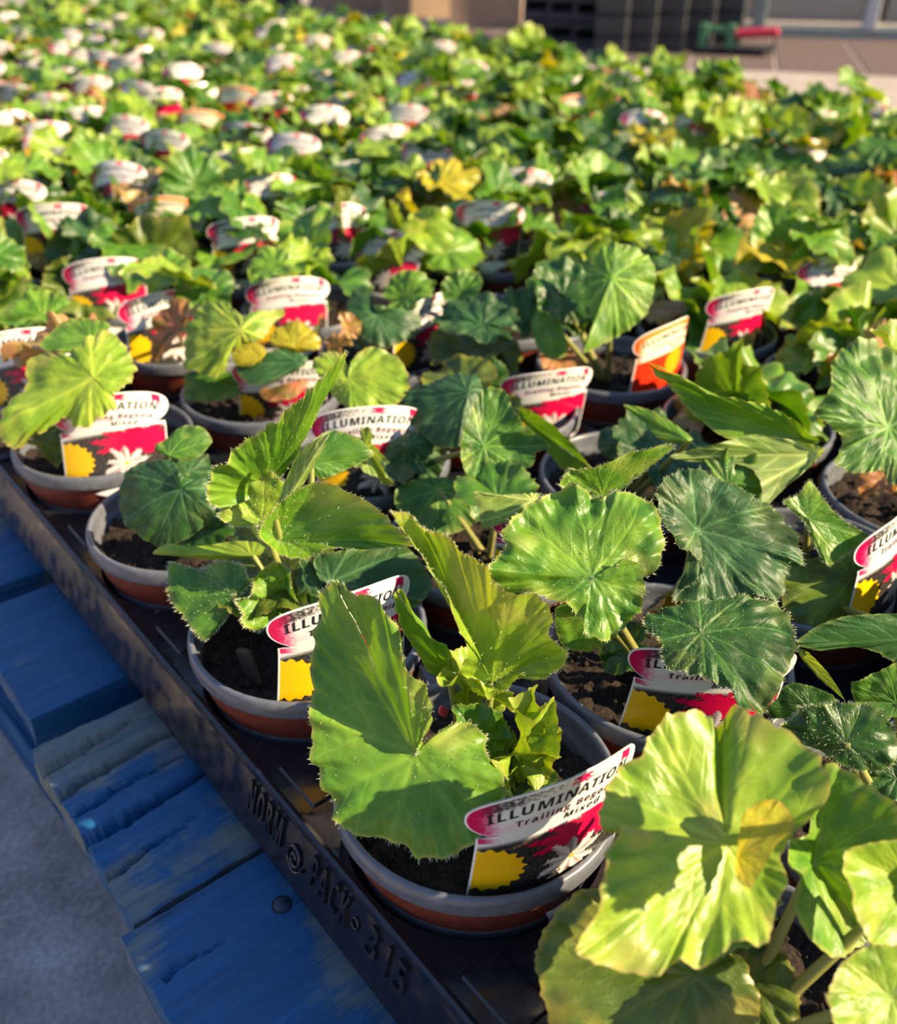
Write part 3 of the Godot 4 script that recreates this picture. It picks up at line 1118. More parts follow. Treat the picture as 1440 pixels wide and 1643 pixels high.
func near_plants():
	var t
	# --- the plant in the middle of the front, beside the printed tray edge
	t = new_plant(4, 0, "begonia with one big folded leaf hanging over the pot rim beside the raised tray lettering")
	traced(t, "fresh", [668, 1210, 0.030], [[542, 930, 0.070], [573, 953, 0.070], [610, 958, 0.072], [631, 990, 0.070], [647, 1027, 0.067], [650, 1074, 0.062], [684, 1100, 0.056], [691, 1142, 0.050], [686, 1169, 0.044], [676, 1192, 0.035], [690, 1190, 0.031], [715, 1166, 0.036], [757, 1158, 0.036], [780, 1180, 0.033], [785, 1211, 0.029], [810, 1242, 0.026], [812, 1279, 0.021], [783, 1305, 0.018], [768, 1347, 0.012], [736, 1368, 0.008], [699, 1379, 0.006], [668, 1373, 0.006], [636, 1352, 0.008], [600, 1345, 0.009], [552, 1331, 0.011], [531, 1284, 0.017], [510, 1232, 0.024], [497, 1184, 0.031], [502, 1142, 0.036], [497, 1074, 0.044], [505, 1032, 0.050], [508, 990, 0.056], [510, 953, 0.062], [526, 943, 0.066]], {"seed": 4, "hairs": true, "drops": 14, "edge": 0.8, "wave": 0.16, "bulge": 0.05})
	traced(t, "lime", [790, 1096, 0.040], [[628, 814, 0.108], [663, 822, 0.106], [684, 848, 0.101], [715, 853, 0.100], [741, 880, 0.094], [778, 906, 0.090], [803, 943, 0.084], [867, 959, 0.078], [888, 990, 0.071], [883, 1022, 0.064], [912, 1045, 0.056], [894, 1074, 0.050], [857, 1095, 0.044], [836, 1084, 0.046], [815, 1106, 0.040], [778, 1113, 0.038], [736, 1085, 0.045], [750, 1040, 0.058], [726, 985, 0.074], [718, 953, 0.081], [694, 922, 0.088], [678, 895, 0.093], [657, 859, 0.099]], {"seed": 9, "hairs": true, "edge": 0.8, "wave": 0.2, "bulge": -0.10})
	traced(t, "fresh", [722, 1075, 0.038], [[636, 946, 0.070], [655, 965, 0.068], [668, 1000, 0.062], [700, 1028, 0.056], [717, 1035, 0.055], [728, 1060, 0.048], [722, 1085, 0.040], [690, 1080, 0.040], [672, 1055, 0.044], [650, 1020, 0.050], [640, 985, 0.060]], {"seed": 14, "wave": 0.25})
	hero(t, "lime", [822, 1205, 0.018], [850, 1095, 0.048], 0.9, {"seed": 17, "wl": 0.8, "wr": 0.7, "fl": 0.7, "fr": 0.8, "ruf": 0.14})
	hero(t, "lime", [850, 1215, 0.012], [880, 1130, 0.035], 0.6, {"seed": 18, "wl": 0.6, "wr": 0.6, "fl": 0.5, "fr": 0.9, "ruf": 0.10})
	hero(t, "mid", [800, 1225, 0.012], [790, 1150, 0.030], 0.2, {"seed": 19, "wl": 0.8, "wr": 0.7, "fl": 0.2, "fr": 0.2})
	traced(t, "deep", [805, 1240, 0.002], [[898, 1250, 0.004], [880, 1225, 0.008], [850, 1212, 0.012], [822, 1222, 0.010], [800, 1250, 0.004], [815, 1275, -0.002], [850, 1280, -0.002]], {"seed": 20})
	hero(t, "lime", [760, 1110, 0.030], [700, 1085, 0.045], 0.4, {"seed": 23, "fl": 0.7, "fr": 0.6, "ruf": 0.1})
	hero(t, "lime", [745, 1140, 0.022], [735, 1080, 0.036], 0.4, {"seed": 24, "fl": 0.7, "fr": 0.6, "ruf": 0.1, "wl": 0.7, "wr": 0.7})
	hero(t, "mid", [770, 1185, 0.026], [728, 1128, 0.038], 0.1, {"seed": 25, "fl": 0.3, "fr": 0.3})
	add_bud(t, px(712, 1142, 0.022), 0.0034)
	# --- the out-of-focus one at the lower right
	t = new_plant(5, 0, "begonia closest to the viewer, broad blurred leaf with a yellow patch, lower right")
	traced(t, "lime", [1168, 1352, 0.056], [[924, 1531, 0.058], [1013, 1557, 0.052], [1050, 1568, 0.050], [1092, 1542, 0.050], [1134, 1552, 0.048], [1176, 1515, 0.050], [1229, 1515, 0.048], [1244, 1463, 0.050], [1265, 1410, 0.054], [1258, 1368, 0.057], [1276, 1337, 0.060], [1297, 1316, 0.062], [1326, 1284, 0.064], [1313, 1221, 0.070], [1286, 1184, 0.073], [1218, 1148, 0.076], [1176, 1137, 0.074], [1147, 1169, 0.066], [1129, 1142, 0.072], [1071, 1148, 0.074], [1040, 1184, 0.070], [1024, 1216, 0.066], [992, 1232, 0.066], [966, 1284, 0.064], [961, 1326, 0.064], [985, 1335, 0.062], [1003, 1321, 0.070], [971, 1370, 0.068], [966, 1400, 0.066], [961, 1463, 0.062]], {"seed": 31, "drops": 26, "edge": 0.85, "wave": 0.16, "bulge": -0.06, "puck": 0.05})
	traced(t, "yellow", [1182, 1372, 0.0585], [[1250, 1284, 0.069], [1271, 1305, 0.067], [1274, 1331, 0.066], [1250, 1352, 0.063], [1229, 1384, 0.060], [1205, 1425, 0.058], [1180, 1405, 0.058], [1187, 1345, 0.063], [1194, 1305, 0.067], [1225, 1285, 0.069]], {"seed": 33, "bare": true, "wave": 0.1})
	traced(t, "fresh", [1307, 1384, 0.036], [[1391, 1512, 0.020], [1344, 1538, 0.026], [1302, 1510, 0.032], [1276, 1463, 0.038], [1286, 1410, 0.040], [1265, 1384, 0.044], [1271, 1347, 0.047], [1297, 1337, 0.044], [1323, 1226, 0.058], [1365, 1237, 0.058], [1412, 1274, 0.056], [1440, 1295, 0.056], [1450, 1347, 0.052], [1400, 1365, 0.046], [1390, 1440, 0.034]], {"seed": 35, "drops": 14, "edge": 0.8})
	traced(t, "lime", [1460, 1420, 0.046], [[1391, 1508, 0.048], [1365, 1436, 0.054], [1355, 1366, 0.058], [1440, 1347, 0.060], [1510, 1370, 0.058], [1520, 1480, 0.050], [1440, 1535, 0.044]], {"seed": 37, "drops": 30})
	traced(t, "lime", [1430, 1600, 0.038], [[1328, 1592, 0.042], [1360, 1536, 0.046], [1407, 1515, 0.048], [1500, 1530, 0.046], [1510, 1650, 0.036], [1400, 1690, 0.034], [1340, 1650, 0.038]], {"seed": 39, "drops": 20, "edge": 0.85})
	traced(t, "olive", [1110, 1565, 0.018], [[858, 1530, 0.016], [892, 1463, 0.022], [945, 1424, 0.026], [1060, 1440, 0.026], [1160, 1500, 0.022], [1208, 1568, 0.018], [1218, 1640, 0.012], [1100, 1700, 0.006], [980, 1690, 0.006], [892, 1655, 0.010], [871, 1599, 0.014]], {"seed": 41, "drops": 12, "edge": 0.95})
	hero(t, "olive", [1200, 1580, 0.004], [1280, 1640, 0.004], 0.1, {"seed": 43, "round": 0.8, "fl": 0.1, "fr": 0.1})
	hero(t, "mid", [1140, 1400, 0.032], [1000, 1425, 0.030], 0.0, {"seed": 46, "round": 0.8, "fl": 0.1, "fr": 0.1})
	# --- third pot along the edge
	t = new_plant(3, 0, "begonia third along the tray edge, drooping leaves and bare soil with a bark chip")
	traced(t, "mid", [374, 954, 0.020], [[330, 1029, 0.002], [304, 1002, 0.008], [275, 964, 0.014], [270, 938, 0.018], [272, 903, 0.024], [298, 908, 0.024], [322, 914, 0.024], [350, 900, 0.028], [385, 905, 0.028], [400, 930, 0.024], [385, 960, 0.018], [371, 977, 0.014], [354, 1002, 0.008]], {"seed": 51, "hairs": true, "drops": 6, "wave": 0.16})
	traced(t, "fresh", [461, 962, 0.014], [[415, 1014, 0.008], [389, 999, 0.014], [391, 982, 0.016], [377, 964, 0.020], [403, 956, 0.022], [409, 927, 0.028], [441, 900, 0.034], [464, 915, 0.031], [470, 944, 0.025], [482, 982, 0.014], [450, 1011, 0.007], [432, 1003, 0.009]], {"seed": 53, "hairs": true, "wave": 0.3, "puck": 0.1})
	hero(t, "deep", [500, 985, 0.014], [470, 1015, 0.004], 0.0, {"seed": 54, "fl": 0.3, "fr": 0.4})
	traced(t, "dark", [531, 935, 0.026], [[680, 964, 0.020], [694, 932, 0.025], [652, 877, 0.036], [573, 880, 0.036], [505, 893, 0.034], [515, 932, 0.027], [557, 939, 0.022], [610, 957, 0.018], [657, 977, 0.016]], {"seed": 55, "veined": true, "drops": 22})
	traced(t, "dark", [525, 975, 0.016], [[480, 900, 0.032], [505, 905, 0.030], [520, 945, 0.022], [515, 985, 0.012], [495, 1000, 0.009], [478, 965, 0.018]], {"seed": 56})
	traced(t, "fresh", [446, 866, 0.044], [[664, 872, 0.052], [631, 840, 0.060], [594, 806, 0.066], [531, 776, 0.070], [495, 777, 0.070], [463, 794, 0.066], [428, 830, 0.057], [416, 859, 0.050], [452, 890, 0.043], [494, 896, 0.042], [531, 878, 0.046], [578, 884, 0.046], [620, 880, 0.049]], {"seed": 57, "hairs": true, "drops": 30, "bulge": -0.12, "wave": 0.18, "edge": 0.85})
	traced(t, "lime", [421, 836, 0.046], [[377, 757, 0.066], [424, 749, 0.068], [447, 766, 0.064], [464, 780, 0.060], [452, 805, 0.054], [427, 841, 0.045], [409, 843, 0.045], [377, 845, 0.046], [351, 829, 0.050], [359, 810, 0.054], [356, 790, 0.058], [362, 770, 0.062]], {"seed": 58, "hairs": true, "drops": 18, "wave": 0.25})
	traced(t, "fresh", [425, 778, 0.056], [[560, 569, 0.122], [547, 597, 0.112], [527, 630, 0.102], [512, 658, 0.093], [490, 690, 0.084], [474, 725, 0.074], [452, 762, 0.063], [430, 790, 0.054], [395, 795, 0.056], [352, 816, 0.056], [332, 798, 0.062], [340, 760, 0.072], [370, 730, 0.080], [395, 706, 0.086], [425, 694, 0.090], [445, 672, 0.096], [480, 643, 0.104], [505, 622, 0.110], [530, 597, 0.116]], {"seed": 59, "hairs": true, "drops": 8, "bulge": -0.12, "edge": 0.85, "teeth": 0.05})
	traced(t, "pale", [440, 832, 0.054], [[530, 697, 0.090], [503, 708, 0.086], [480, 725, 0.080], [462, 760, 0.070], [448, 800, 0.060], [436, 845, 0.050], [460, 815, 0.058], [490, 770, 0.070], [512, 735, 0.079]], {"seed": 60, "wave": 0.2})
	traced(t, "mid", [500, 745, 0.056], [[600, 730, 0.056], [575, 702, 0.064], [535, 690, 0.066], [505, 705, 0.064], [490, 750, 0.054], [520, 768, 0.050], [560, 752, 0.052]], {"seed": 61, "drops": 14})
	traced(t, "lime", [405, 892, 0.026], [[244, 888, 0.022], [270, 872, 0.026], [320, 876, 0.026], [380, 868, 0.030], [425, 872, 0.030], [415, 892, 0.026], [350, 898, 0.021], [290, 893, 0.021]], {"seed": 62, "teeth": 0.02})
	hero(t, "olive", [445, 915, 0.020], [345, 905, 0.010], 0.0, {"seed": 63, "fl": 0.2, "fr": 0.2, "round": 0.5})
	var chip = Soup.new()
	add_box(chip, Vector3.ZERO, Vector3(0.017, 0.003, 0.009), 0.001)
	part(t, "bark_chip", soup_mesh(chip), M.bark, Transform3D(Basis(Vector3(0.2, 0.5, 0.8).normalized(), 1.9), px(400, 1070, -0.008) - t.position)).set_meta("label", "brown bark chip lying on the soil")
	# --- second pot
	t = new_plant(2, 0, "begonia second along the tray edge, round grey-green leaf with pale veins")
	traced(t, "dark", [291, 784, 0.034], [[251, 877, 0.006], [222, 857, 0.011], [199, 839, 0.015], [190, 804, 0.022], [199, 763, 0.032], [225, 743, 0.038], [275, 738, 0.042], [293, 764, 0.040], [310, 770, 0.036], [330, 766, 0.037], [348, 798, 0.030], [348, 822, 0.024], [321, 851, 0.015], [281, 874, 0.008]], {"seed": 71, "veined": true, "teeth": 0.008, "bulge": 0.10, "wave": 0.05})
	traced(t, "mid", [272, 730, 0.034], [[340, 707, 0.038], [327, 687, 0.042], [300, 682, 0.043], [275, 697, 0.040], [247, 720, 0.035], [270, 733, 0.033], [295, 741, 0.031], [322, 732, 0.033]], {"seed": 73, "veined": true, "teeth": 0.008, "bulge": 0.08})
	hero(t, "dark", [300, 760, 0.020], [345, 745, 0.018], 0.1, {"seed": 74, "round": 0.9, "fl": 0.1, "fr": 0.1, "teeth": 0.015})
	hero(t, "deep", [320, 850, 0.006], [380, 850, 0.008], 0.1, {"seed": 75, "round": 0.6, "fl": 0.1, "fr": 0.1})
	# --- corner pot
	t = new_plant(1, 0, "begonia in the corner pot of the front tray, big ragged yellow-green leaf")
	traced(t, "lime", [150, 607, 0.054], [[-4, 690, 0.034], [15, 645, 0.042], [40, 625, 0.046], [45, 582, 0.056], [72, 570, 0.059], [115, 567, 0.062], [147, 540, 0.068], [175, 530, 0.069], [197, 550, 0.064], [212, 575, 0.058], [221, 595, 0.054], [207, 617, 0.050], [185, 632, 0.048], [185, 657, 0.042], [160, 670, 0.039], [140, 685, 0.035], [120, 687, 0.034], [107, 667, 0.038], [92, 680, 0.034], [67, 697, 0.030], [55, 690, 0.032], [47, 707, 0.028], [25, 719, 0.026], [5, 712, 0.028]], {"seed": 81, "edge": 0.9, "drops": 8, "teeth": 0.06, "wave": 0.16, "bulge": 0.06})
	traced(t, "fresh", [147, 545, 0.060], [[62, 552, 0.056], [95, 522, 0.062], [125, 510, 0.066], [160, 515, 0.066], [178, 524, 0.064], [152, 545, 0.060], [120, 562, 0.056], [82, 564, 0.055]], {"seed": 83, "edge": 0.8})
	hero(t, "olive", [95, 680, 0.018], [92, 752, 0.000], 0.2, {"seed": 85, "lance": 0.5, "wl": 1.2, "wr": 1.2, "fl": 0.3, "fr": 0.3})
	hero(t, "pink", [125, 560, 0.044], [5, 580, 0.036], 0.2, {"seed": 86, "lance": 0.5, "fl": 0.5, "fr": 0.4, "ruf": 0.1})
	hero(t, "rust", [30, 705, 0.020], [-20, 725, 0.016], 0.2, {"seed": 87, "lance": 0.3, "fl": 0.5, "fr": 0.4})
	# --- second row
	t = new_plant(1, 1, "begonia with a pale square-cornered green leaf and small round yellow leaves")
	traced(t, "lime", [388, 529, 0.048], [[295, 590, 0.024], [298, 543, 0.036], [308, 505, 0.046], [333, 486, 0.052], [365, 489, 0.053], [388, 505, 0.052], [415, 500, 0.054], [458, 498, 0.052], [439, 517, 0.048], [420, 546, 0.042], [390, 552, 0.040], [368, 569, 0.034], [362, 594, 0.026], [343, 606, 0.022], [317, 597, 0.023]], {"seed": 91, "veined": true, "drops": 6, "bulge": 0.06})
	traced(t, "yellow", [471, 556, 0.038], [[484, 516, 0.048], [452, 521, 0.046], [432, 540, 0.041], [439, 556, 0.037], [477, 566, 0.034], [512, 561, 0.036], [514, 543, 0.041]], {"seed": 93, "edge": 0.95, "teeth": 0.015, "bulge": 0.1})
	traced(t, "yellow", [415, 574, 0.034], [[373, 565, 0.036], [394, 548, 0.041], [420, 553, 0.040], [428, 567, 0.036], [404, 587, 0.030], [378, 585, 0.030]], {"seed": 94, "teeth": 0.015, "bulge": 0.1})
	traced(t, "dark", [482, 581, 0.030], [[378, 587, 0.028], [413, 572, 0.033], [452, 559, 0.036], [493, 572, 0.032], [484, 590, 0.027], [433, 613, 0.021], [404, 620, 0.018], [385, 604, 0.023]], {"seed": 95, "veined": true, "teeth": 0.01, "bulge": 0.08})
	traced(t, "rust", [488, 590, 0.022], [[417, 632, 0.008], [428, 615, 0.013], [452, 596, 0.019], [490, 583, 0.023], [495, 613, 0.014], [471, 639, 0.007], [433, 645, 0.005]], {"seed": 96, "c2": Color(0.16, 0.13, 0.03), "teeth": 0.015})
	traced(t, "mid", [345, 600, 0.016], [[340, 645, 0.002], [297, 639, 0.003], [298, 601, 0.014], [330, 592, 0.018], [381, 601, 0.016], [385, 633, 0.006]], {"seed": 97})
	hero(t, "pink", [540, 558, 0.034], [566, 545, 0.04], 0.2, {"seed": 98, "fl": 0.6, "fr": 0.4, "ruf": 0.15})
	t = new_plant(2, 1, "begonia with a round dewy lime leaf and grey-green leaves, shaded tag in front")
	traced(t, "lime", [560, 608, 0.046], [[573, 664, 0.034], [548, 648, 0.036], [532, 633, 0.038], [514, 607, 0.045], [500, 585, 0.050], [525, 563, 0.055], [548, 569, 0.054], [560, 592, 0.050], [569, 569, 0.056], [599, 557, 0.058], [637, 572, 0.055], [656, 601, 0.049], [653, 633, 0.041], [621, 658, 0.035]], {"seed": 101, "drops": 22, "edge": 0.85, "bulge": 0.06})
	traced(t, "dark", [752, 628, 0.050], [[637, 648, 0.036], [662, 625, 0.043], [700, 608, 0.048], [735, 598, 0.052], [768, 604, 0.052], [776, 640, 0.045], [757, 690, 0.034], [735, 718, 0.028], [700, 716, 0.026], [670, 690, 0.029]], {"seed": 103, "veined": true, "bulge": 0.06})
	traced(t, "mid", [777, 716, 0.036], [[885, 715, 0.036], [860, 727, 0.033], [855, 747, 0.029], [810, 762, 0.026], [755, 767, 0.025], [741, 740, 0.031], [740, 712, 0.038], [750, 675, 0.047], [775, 624, 0.058], [810, 625, 0.058], [827, 662, 0.050], [842, 682, 0.045]], {"seed": 104, "veined": true, "edge": 0.85, "bulge": -0.05})
	traced(t, "fresh", [842, 672, 0.038], [[946, 750, 0.018], [940, 738, 0.024], [890, 682, 0.040], [838, 652, 0.046], [835, 672, 0.038], [868, 712, 0.026], [908, 757, 0.014]], {"seed": 105})
	hero(t, "dark", [650, 735, 0.016], [585, 735, 0.010], 0.1, {"seed": 106, "round": 0.6, "fl": 0.2, "fr": 0.1, "veined": true})
	hero(t, "pale", [590, 718, 0.034], [632, 782, 0.018], 0.5, {"seed": 107, "lance": 0.5, "fl": 0.9, "fr": 0.7, "curl": 0.9})
	traced(t, "dark", [655, 712, 0.026], [[700, 770, 0.006], [650, 775, 0.006], [620, 745, 0.014], [622, 715, 0.022], [660, 692, 0.029], [695, 710, 0.024], [712, 745, 0.014]], {"seed": 108, "veined": true, "teeth": 0.015})
	t = new_plant(3, 1, "begonia shaded under neighbouring leaves between the dewy leaf and the broad lobed leaf")
	traced(t, "mid", [705, 785, 0.010], [[700, 862, -0.006], [660, 850, -0.004], [634, 810, 0.004], [640, 780, 0.010], [680, 766, 0.014], [735, 768, 0.014], [765, 800, 0.008], [755, 845, -0.002]], {"seed": 111, "veined": true, "teeth": 0.015})
	traced(t, "pale", [858, 802, 0.040], [[760, 788, 0.044], [785, 795, 0.042], [820, 793, 0.042], [868, 792, 0.042], [840, 822, 0.035], [810, 838, 0.032], [776, 848, 0.030], [768, 820, 0.036]], {"seed": 112, "teeth": 0.06})
	traced(t, "fresh", [968, 795, 0.054], [[1082, 714, 0.076], [1020, 723, 0.074], [960, 748, 0.068], [915, 755, 0.066], [898, 776, 0.060], [930, 788, 0.056], [968, 803, 0.052], [1002, 782, 0.058], [1042, 750, 0.066]], {"seed": 113, "hairs": true, "edge": 0.8})
	hero(t, "mid", [800, 800, 0.022], [745, 755, 0.024], 0.1, {"seed": 115, "fl": 0.2, "fr": 0.3})
	hero(t, "olive", [870, 905, 0.006], [905, 940, 0.002], 0.1, {"seed": 116, "fl": 0.2, "fr": 0.3})
	t = new_plant(4, 1, "begonia with broad hairy lobed leaves overhanging a shaded tag")
	traced(t, "fresh", [950, 927, 0.054], [[781, 911, 0.058], [810, 880, 0.062], [806, 852, 0.066], [840, 814, 0.071], [871, 796, 0.073], [919, 781, 0.075], [966, 798, 0.072], [992, 787, 0.074], [1029, 793, 0.073], [1060, 827, 0.068], [1068, 869, 0.061], [1050, 920, 0.054], [985, 922, 0.055], [1000, 898, 0.060], [1030, 905, 0.059], [1036, 937, 0.053], [1029, 979, 0.045], [1003, 1006, 0.041], [971, 1029, 0.038], [940, 1016, 0.040], [934, 985, 0.046], [892, 962, 0.049], [850, 953, 0.050], [800, 940, 0.051]], {"seed": 121, "hairs": true, "drops": 26, "edge": 0.8, "c2": Color(0.09, 0.22, 0.02), "wave": 0.2, "puck": 0.03, "teeth": 0.045})
	traced(t, "dark", [1118, 850, 0.052], [[1294, 901, 0.044], [1266, 912, 0.042], [1255, 960, 0.036], [1218, 958, 0.037], [1176, 963, 0.036], [1134, 976, 0.034], [1078, 958, 0.036], [1118, 930, 0.042], [1128, 900, 0.047], [1095, 880, 0.052], [1062, 830, 0.062], [1056, 785, 0.070], [1071, 766, 0.073], [1102, 752, 0.074], [1155, 763, 0.071], [1208, 796, 0.064], [1260, 829, 0.057]], {"seed": 123, "hairs": true, "veined": true, "edge": 0.85, "wave": 0.2, "teeth": 0.05, "bulge": 0.06})
	traced(t, "deep", [1126, 1016, 0.046], [[1218, 1148, 0.034], [1187, 1137, 0.036], [1176, 1111, 0.038], [1139, 1092, 0.040], [1103, 1081, 0.040], [1071, 1066, 0.041], [1059, 1032, 0.043], [1040, 1012, 0.044], [1034, 988, 0.046], [1087, 972, 0.049], [1145, 962, 0.050], [1208, 957, 0.051], [1255, 972, 0.049], [1273, 1011, 0.046], [1278, 1043, 0.044], [1262, 1081, 0.040], [1241, 1123, 0.036]], {"seed": 125, "hairs": true, "veined": true, "drops": 18, "edge": 0.8, "wave": 0.14, "bulge": 0.06})
	traced(t, "fresh", [960, 985, 0.034], [[905, 1038, 0.020], [892, 1010, 0.026], [892, 975, 0.034], [930, 965, 0.037], [985, 985, 0.034], [990, 1020, 0.026], [945, 1046, 0.019]], {"seed": 127, "drops": 10})
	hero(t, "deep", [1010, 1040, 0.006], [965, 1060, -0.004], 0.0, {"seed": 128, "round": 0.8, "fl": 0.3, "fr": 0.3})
	hero(t, "rust", [1065, 960, 0.026], [1110, 905, 0.042], 0.8, {"seed": 129, "lance": 0.5, "fl": 1.1, "fr": 1.0, "c1": Color(0.36, 0.26, 0.04)})
	# --- right-hand side
	t = new_plant(4, 2, "begonia beside the steeply tilted tag at the right edge")
	traced(t, "fresh", [1298, 832, 0.042], [[1419, 874, 0.032], [1371, 882, 0.030], [1331, 907, 0.026], [1310, 882, 0.031], [1290, 838, 0.040], [1258, 806, 0.048], [1280, 795, 0.050], [1301, 771, 0.056], [1337, 820, 0.045], [1374, 848, 0.038]], {"seed": 131, "hairs": true, "wave": 0.25})
	traced(t, "olive", [1368, 925, 0.016], [[1295, 1013, -0.004], [1258, 977, 0.004], [1253, 932, 0.014], [1270, 906, 0.019], [1298, 897, 0.021], [1368, 884, 0.024], [1400, 905, 0.020], [1392, 944, 0.011], [1362, 983, 0.002]], {"seed": 133, "c1": Color(0.20, 0.28, 0.03), "edge": 0.5})
	traced(t, "deep", [1490, 1022, 0.036], [[1277, 1032, 0.032], [1316, 1002, 0.038], [1362, 988, 0.041], [1440, 984, 0.042], [1510, 985, 0.042], [1510, 1062, 0.028], [1440, 1064, 0.027], [1407, 1047, 0.030], [1371, 1038, 0.032], [1316, 1044, 0.030]], {"seed": 134})
	traced(t, "pale", [1284, 1050, 0.026], [[1356, 1122, 0.012], [1330, 1080, 0.022], [1300, 1048, 0.029], [1281, 1042, 0.030], [1290, 1062, 0.024], [1325, 1098, 0.016]], {"seed": 135, "bare": true, "teeth": 0.06})
	t = new_plant(3, 2, "begonia with long wavy pointed leaves reaching left and right past the black tray")
	traced(t, "fresh", [1290, 702, 0.050], [[1040, 580, 0.086], [1080, 598, 0.083], [1145, 633, 0.075], [1220, 650, 0.069], [1270, 670, 0.062], [1316, 710, 0.050], [1250, 702, 0.050], [1170, 702, 0.050], [1120, 672, 0.058], [1085, 637, 0.068]], {"seed": 141, "wave": 0.2})
	traced(t, "pale", [1312, 728, 0.048], [[1075, 732, 0.046], [1145, 713, 0.052], [1220, 698, 0.056], [1322, 718, 0.052], [1297, 752, 0.044], [1247, 792, 0.034], [1223, 820, 0.028], [1222, 780, 0.036], [1205, 752, 0.042], [1160, 740, 0.044], [1120, 742, 0.043]], {"seed": 142, "wave": 0.25})
	traced(t, "fresh", [1105, 708, 0.040], [[1000, 650, 0.050], [1040, 656, 0.050], [1080, 678, 0.046], [1112, 705, 0.040], [1080, 712, 0.037], [1055, 702, 0.039], [1033, 677, 0.044]], {"seed": 144})
	hero(t, "mid", [1170, 775, 0.036], [1235, 805, 0.026], 0.2, {"seed": 143, "fl": 0.3, "fr": 0.4, "ruf": 0.1})
	traced(t, "dark", [1010, 712, 0.016], [[960, 722, 0.008], [965, 690, 0.016], [1000, 680, 0.020], [1040, 695, 0.018], [1050, 730, 0.010], [1000, 745, 0.004]], {"seed": 145, "veined": true, "teeth": 0.015})
	hero(t, "dark", [1060, 725, 0.018], [1105, 690, 0.018], 0.1, {"seed": 146, "round": 0.8, "fl": 0.1, "fr": 0.1, "veined": true})
	hero(t, "mid", [1150, 800, 0.020], [1130, 850, 0.008], 0.1, {"seed": 147, "fl": 0.2, "fr": 0.4})
	t = new_plant(4, 3, "begonia at the right edge with one large starry-veined leaf above bare dark soil")
	traced(t, "mid", [1427, 686, 0.054], [[1307, 667, 0.060], [1331, 622, 0.070], [1330, 595, 0.075], [1348, 563, 0.081], [1378, 545, 0.084], [1440, 560, 0.080], [1500, 640, 0.062], [1510, 720, 0.046], [1470, 770, 0.037], [1437, 780, 0.036], [1417, 755, 0.041], [1392, 758, 0.041], [1362, 755, 0.042], [1338, 740, 0.045], [1356, 710, 0.050], [1345, 692, 0.054]], {"seed": 151, "veined": true, "drops": 16, "edge": 0.8, "bulge": 0.05, "wave": 0.16})
	hero(t, "lime", [1450, 590, 0.064], [1395, 530, 0.084], 0.2, {"seed": 152, "fl": 0.5, "fr": 0.4})
	hero(t, "rust", [1420, 765, 0.006], [1380, 800, -0.004], 0.2, {"seed": 153, "fl": 0.4, "fr": 0.4})
	t = new_plant(5, 1, "begonia with dark glossy dewy leaves low at the right edge")
	traced(t, "deep", [1358, 1192, 0.030], [[1251, 1167, 0.030], [1279, 1149, 0.034], [1287, 1135, 0.037], [1319, 1131, 0.039], [1351, 1127, 0.040], [1416, 1139, 0.039], [1444, 1202, 0.029], [1418, 1236, 0.023], [1363, 1232, 0.022], [1315, 1204, 0.025], [1271, 1188, 0.026]], {"seed": 161, "hairs": true, "drops": 26, "wave": 0.22, "puck": 0.1})
	traced(t, "deep", [1300, 1138, 0.012], [[1237, 1152, 0.006], [1233, 1121, 0.013], [1275, 1095, 0.020], [1335, 1113, 0.017], [1341, 1135, 0.012], [1280, 1150, 0.008]], {"seed": 163})
	traced(t, "mid", [1440, 1128, 0.034], [[1371, 1123, 0.034], [1367, 1093, 0.041], [1404, 1080, 0.045], [1440, 1063, 0.049], [1510, 1080, 0.046], [1510, 1150, 0.032], [1400, 1148, 0.030]], {"seed": 164})
	hero(t, "deep", [1440, 1250, 0.016], [1385, 1245, 0.014], 0.0, {"seed": 165, "round": 0.8, "fl": 0.2, "fr": 0.2})
	hero(t, "mid", [1590, 1230, 0.107], [1490, 1318, 0.105], 0.0, {"seed": 45, "round": 0.7, "fl": 0.1, "fr": 0.1, "wl": 0.9, "wr": 0.8})
	# --- third and fourth rows, around the orange tag
	t = new_plant(2, 3, "begonia in the bright clay pot that holds the orange tag")
	traced(t, "fresh", [982, 446, 0.074], [[935, 567, 0.036], [950, 515, 0.050], [943, 475, 0.062], [950, 430, 0.076], [962, 400, 0.086], [987, 389, 0.090], [1022, 398, 0.087], [1047, 420, 0.080], [1052, 455, 0.069], [1042, 497, 0.056], [1020, 522, 0.048], [980, 547, 0.040]], {"seed": 171, "veined": true, "drops": 12, "teeth": 0.06, "bulge": 0.05})
	traced(t, "fresh", [866, 492, 0.050], [[892, 578, 0.020], [865, 562, 0.026], [852, 520, 0.040], [868, 478, 0.055], [892, 500, 0.048], [914, 560, 0.026]], {"seed": 172})
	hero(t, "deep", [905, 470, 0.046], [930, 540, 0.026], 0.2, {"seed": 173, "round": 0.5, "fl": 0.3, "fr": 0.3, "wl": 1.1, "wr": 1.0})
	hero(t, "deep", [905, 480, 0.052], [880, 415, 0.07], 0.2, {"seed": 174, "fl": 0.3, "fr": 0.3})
	hero(t, "rust", [890, 575, 0.010], [925, 600, 0.000], 0.2, {"seed": 175, "fl": 0.3, "fr": 0.3})
	t = new_plant(1, 3, "begonia with grey-green toothed leaves and rusty stems left of the orange tag")
	hero(t, "dark", [775, 520, 0.042], [692, 515, 0.038], 0.1, {"seed": 181, "round": 0.4, "fl": 0.1, "fr": 0.2, "wl": 0.7, "wr": 0.9, "veined": true, "teeth": 0.08})
	hero(t, "dark", [845, 510, 0.040], [820, 460, 0.054], 0.2, {"seed": 182, "round": 0.4, "fl": 0.3, "fr": 0.3, "veined": true, "teeth": 0.08})
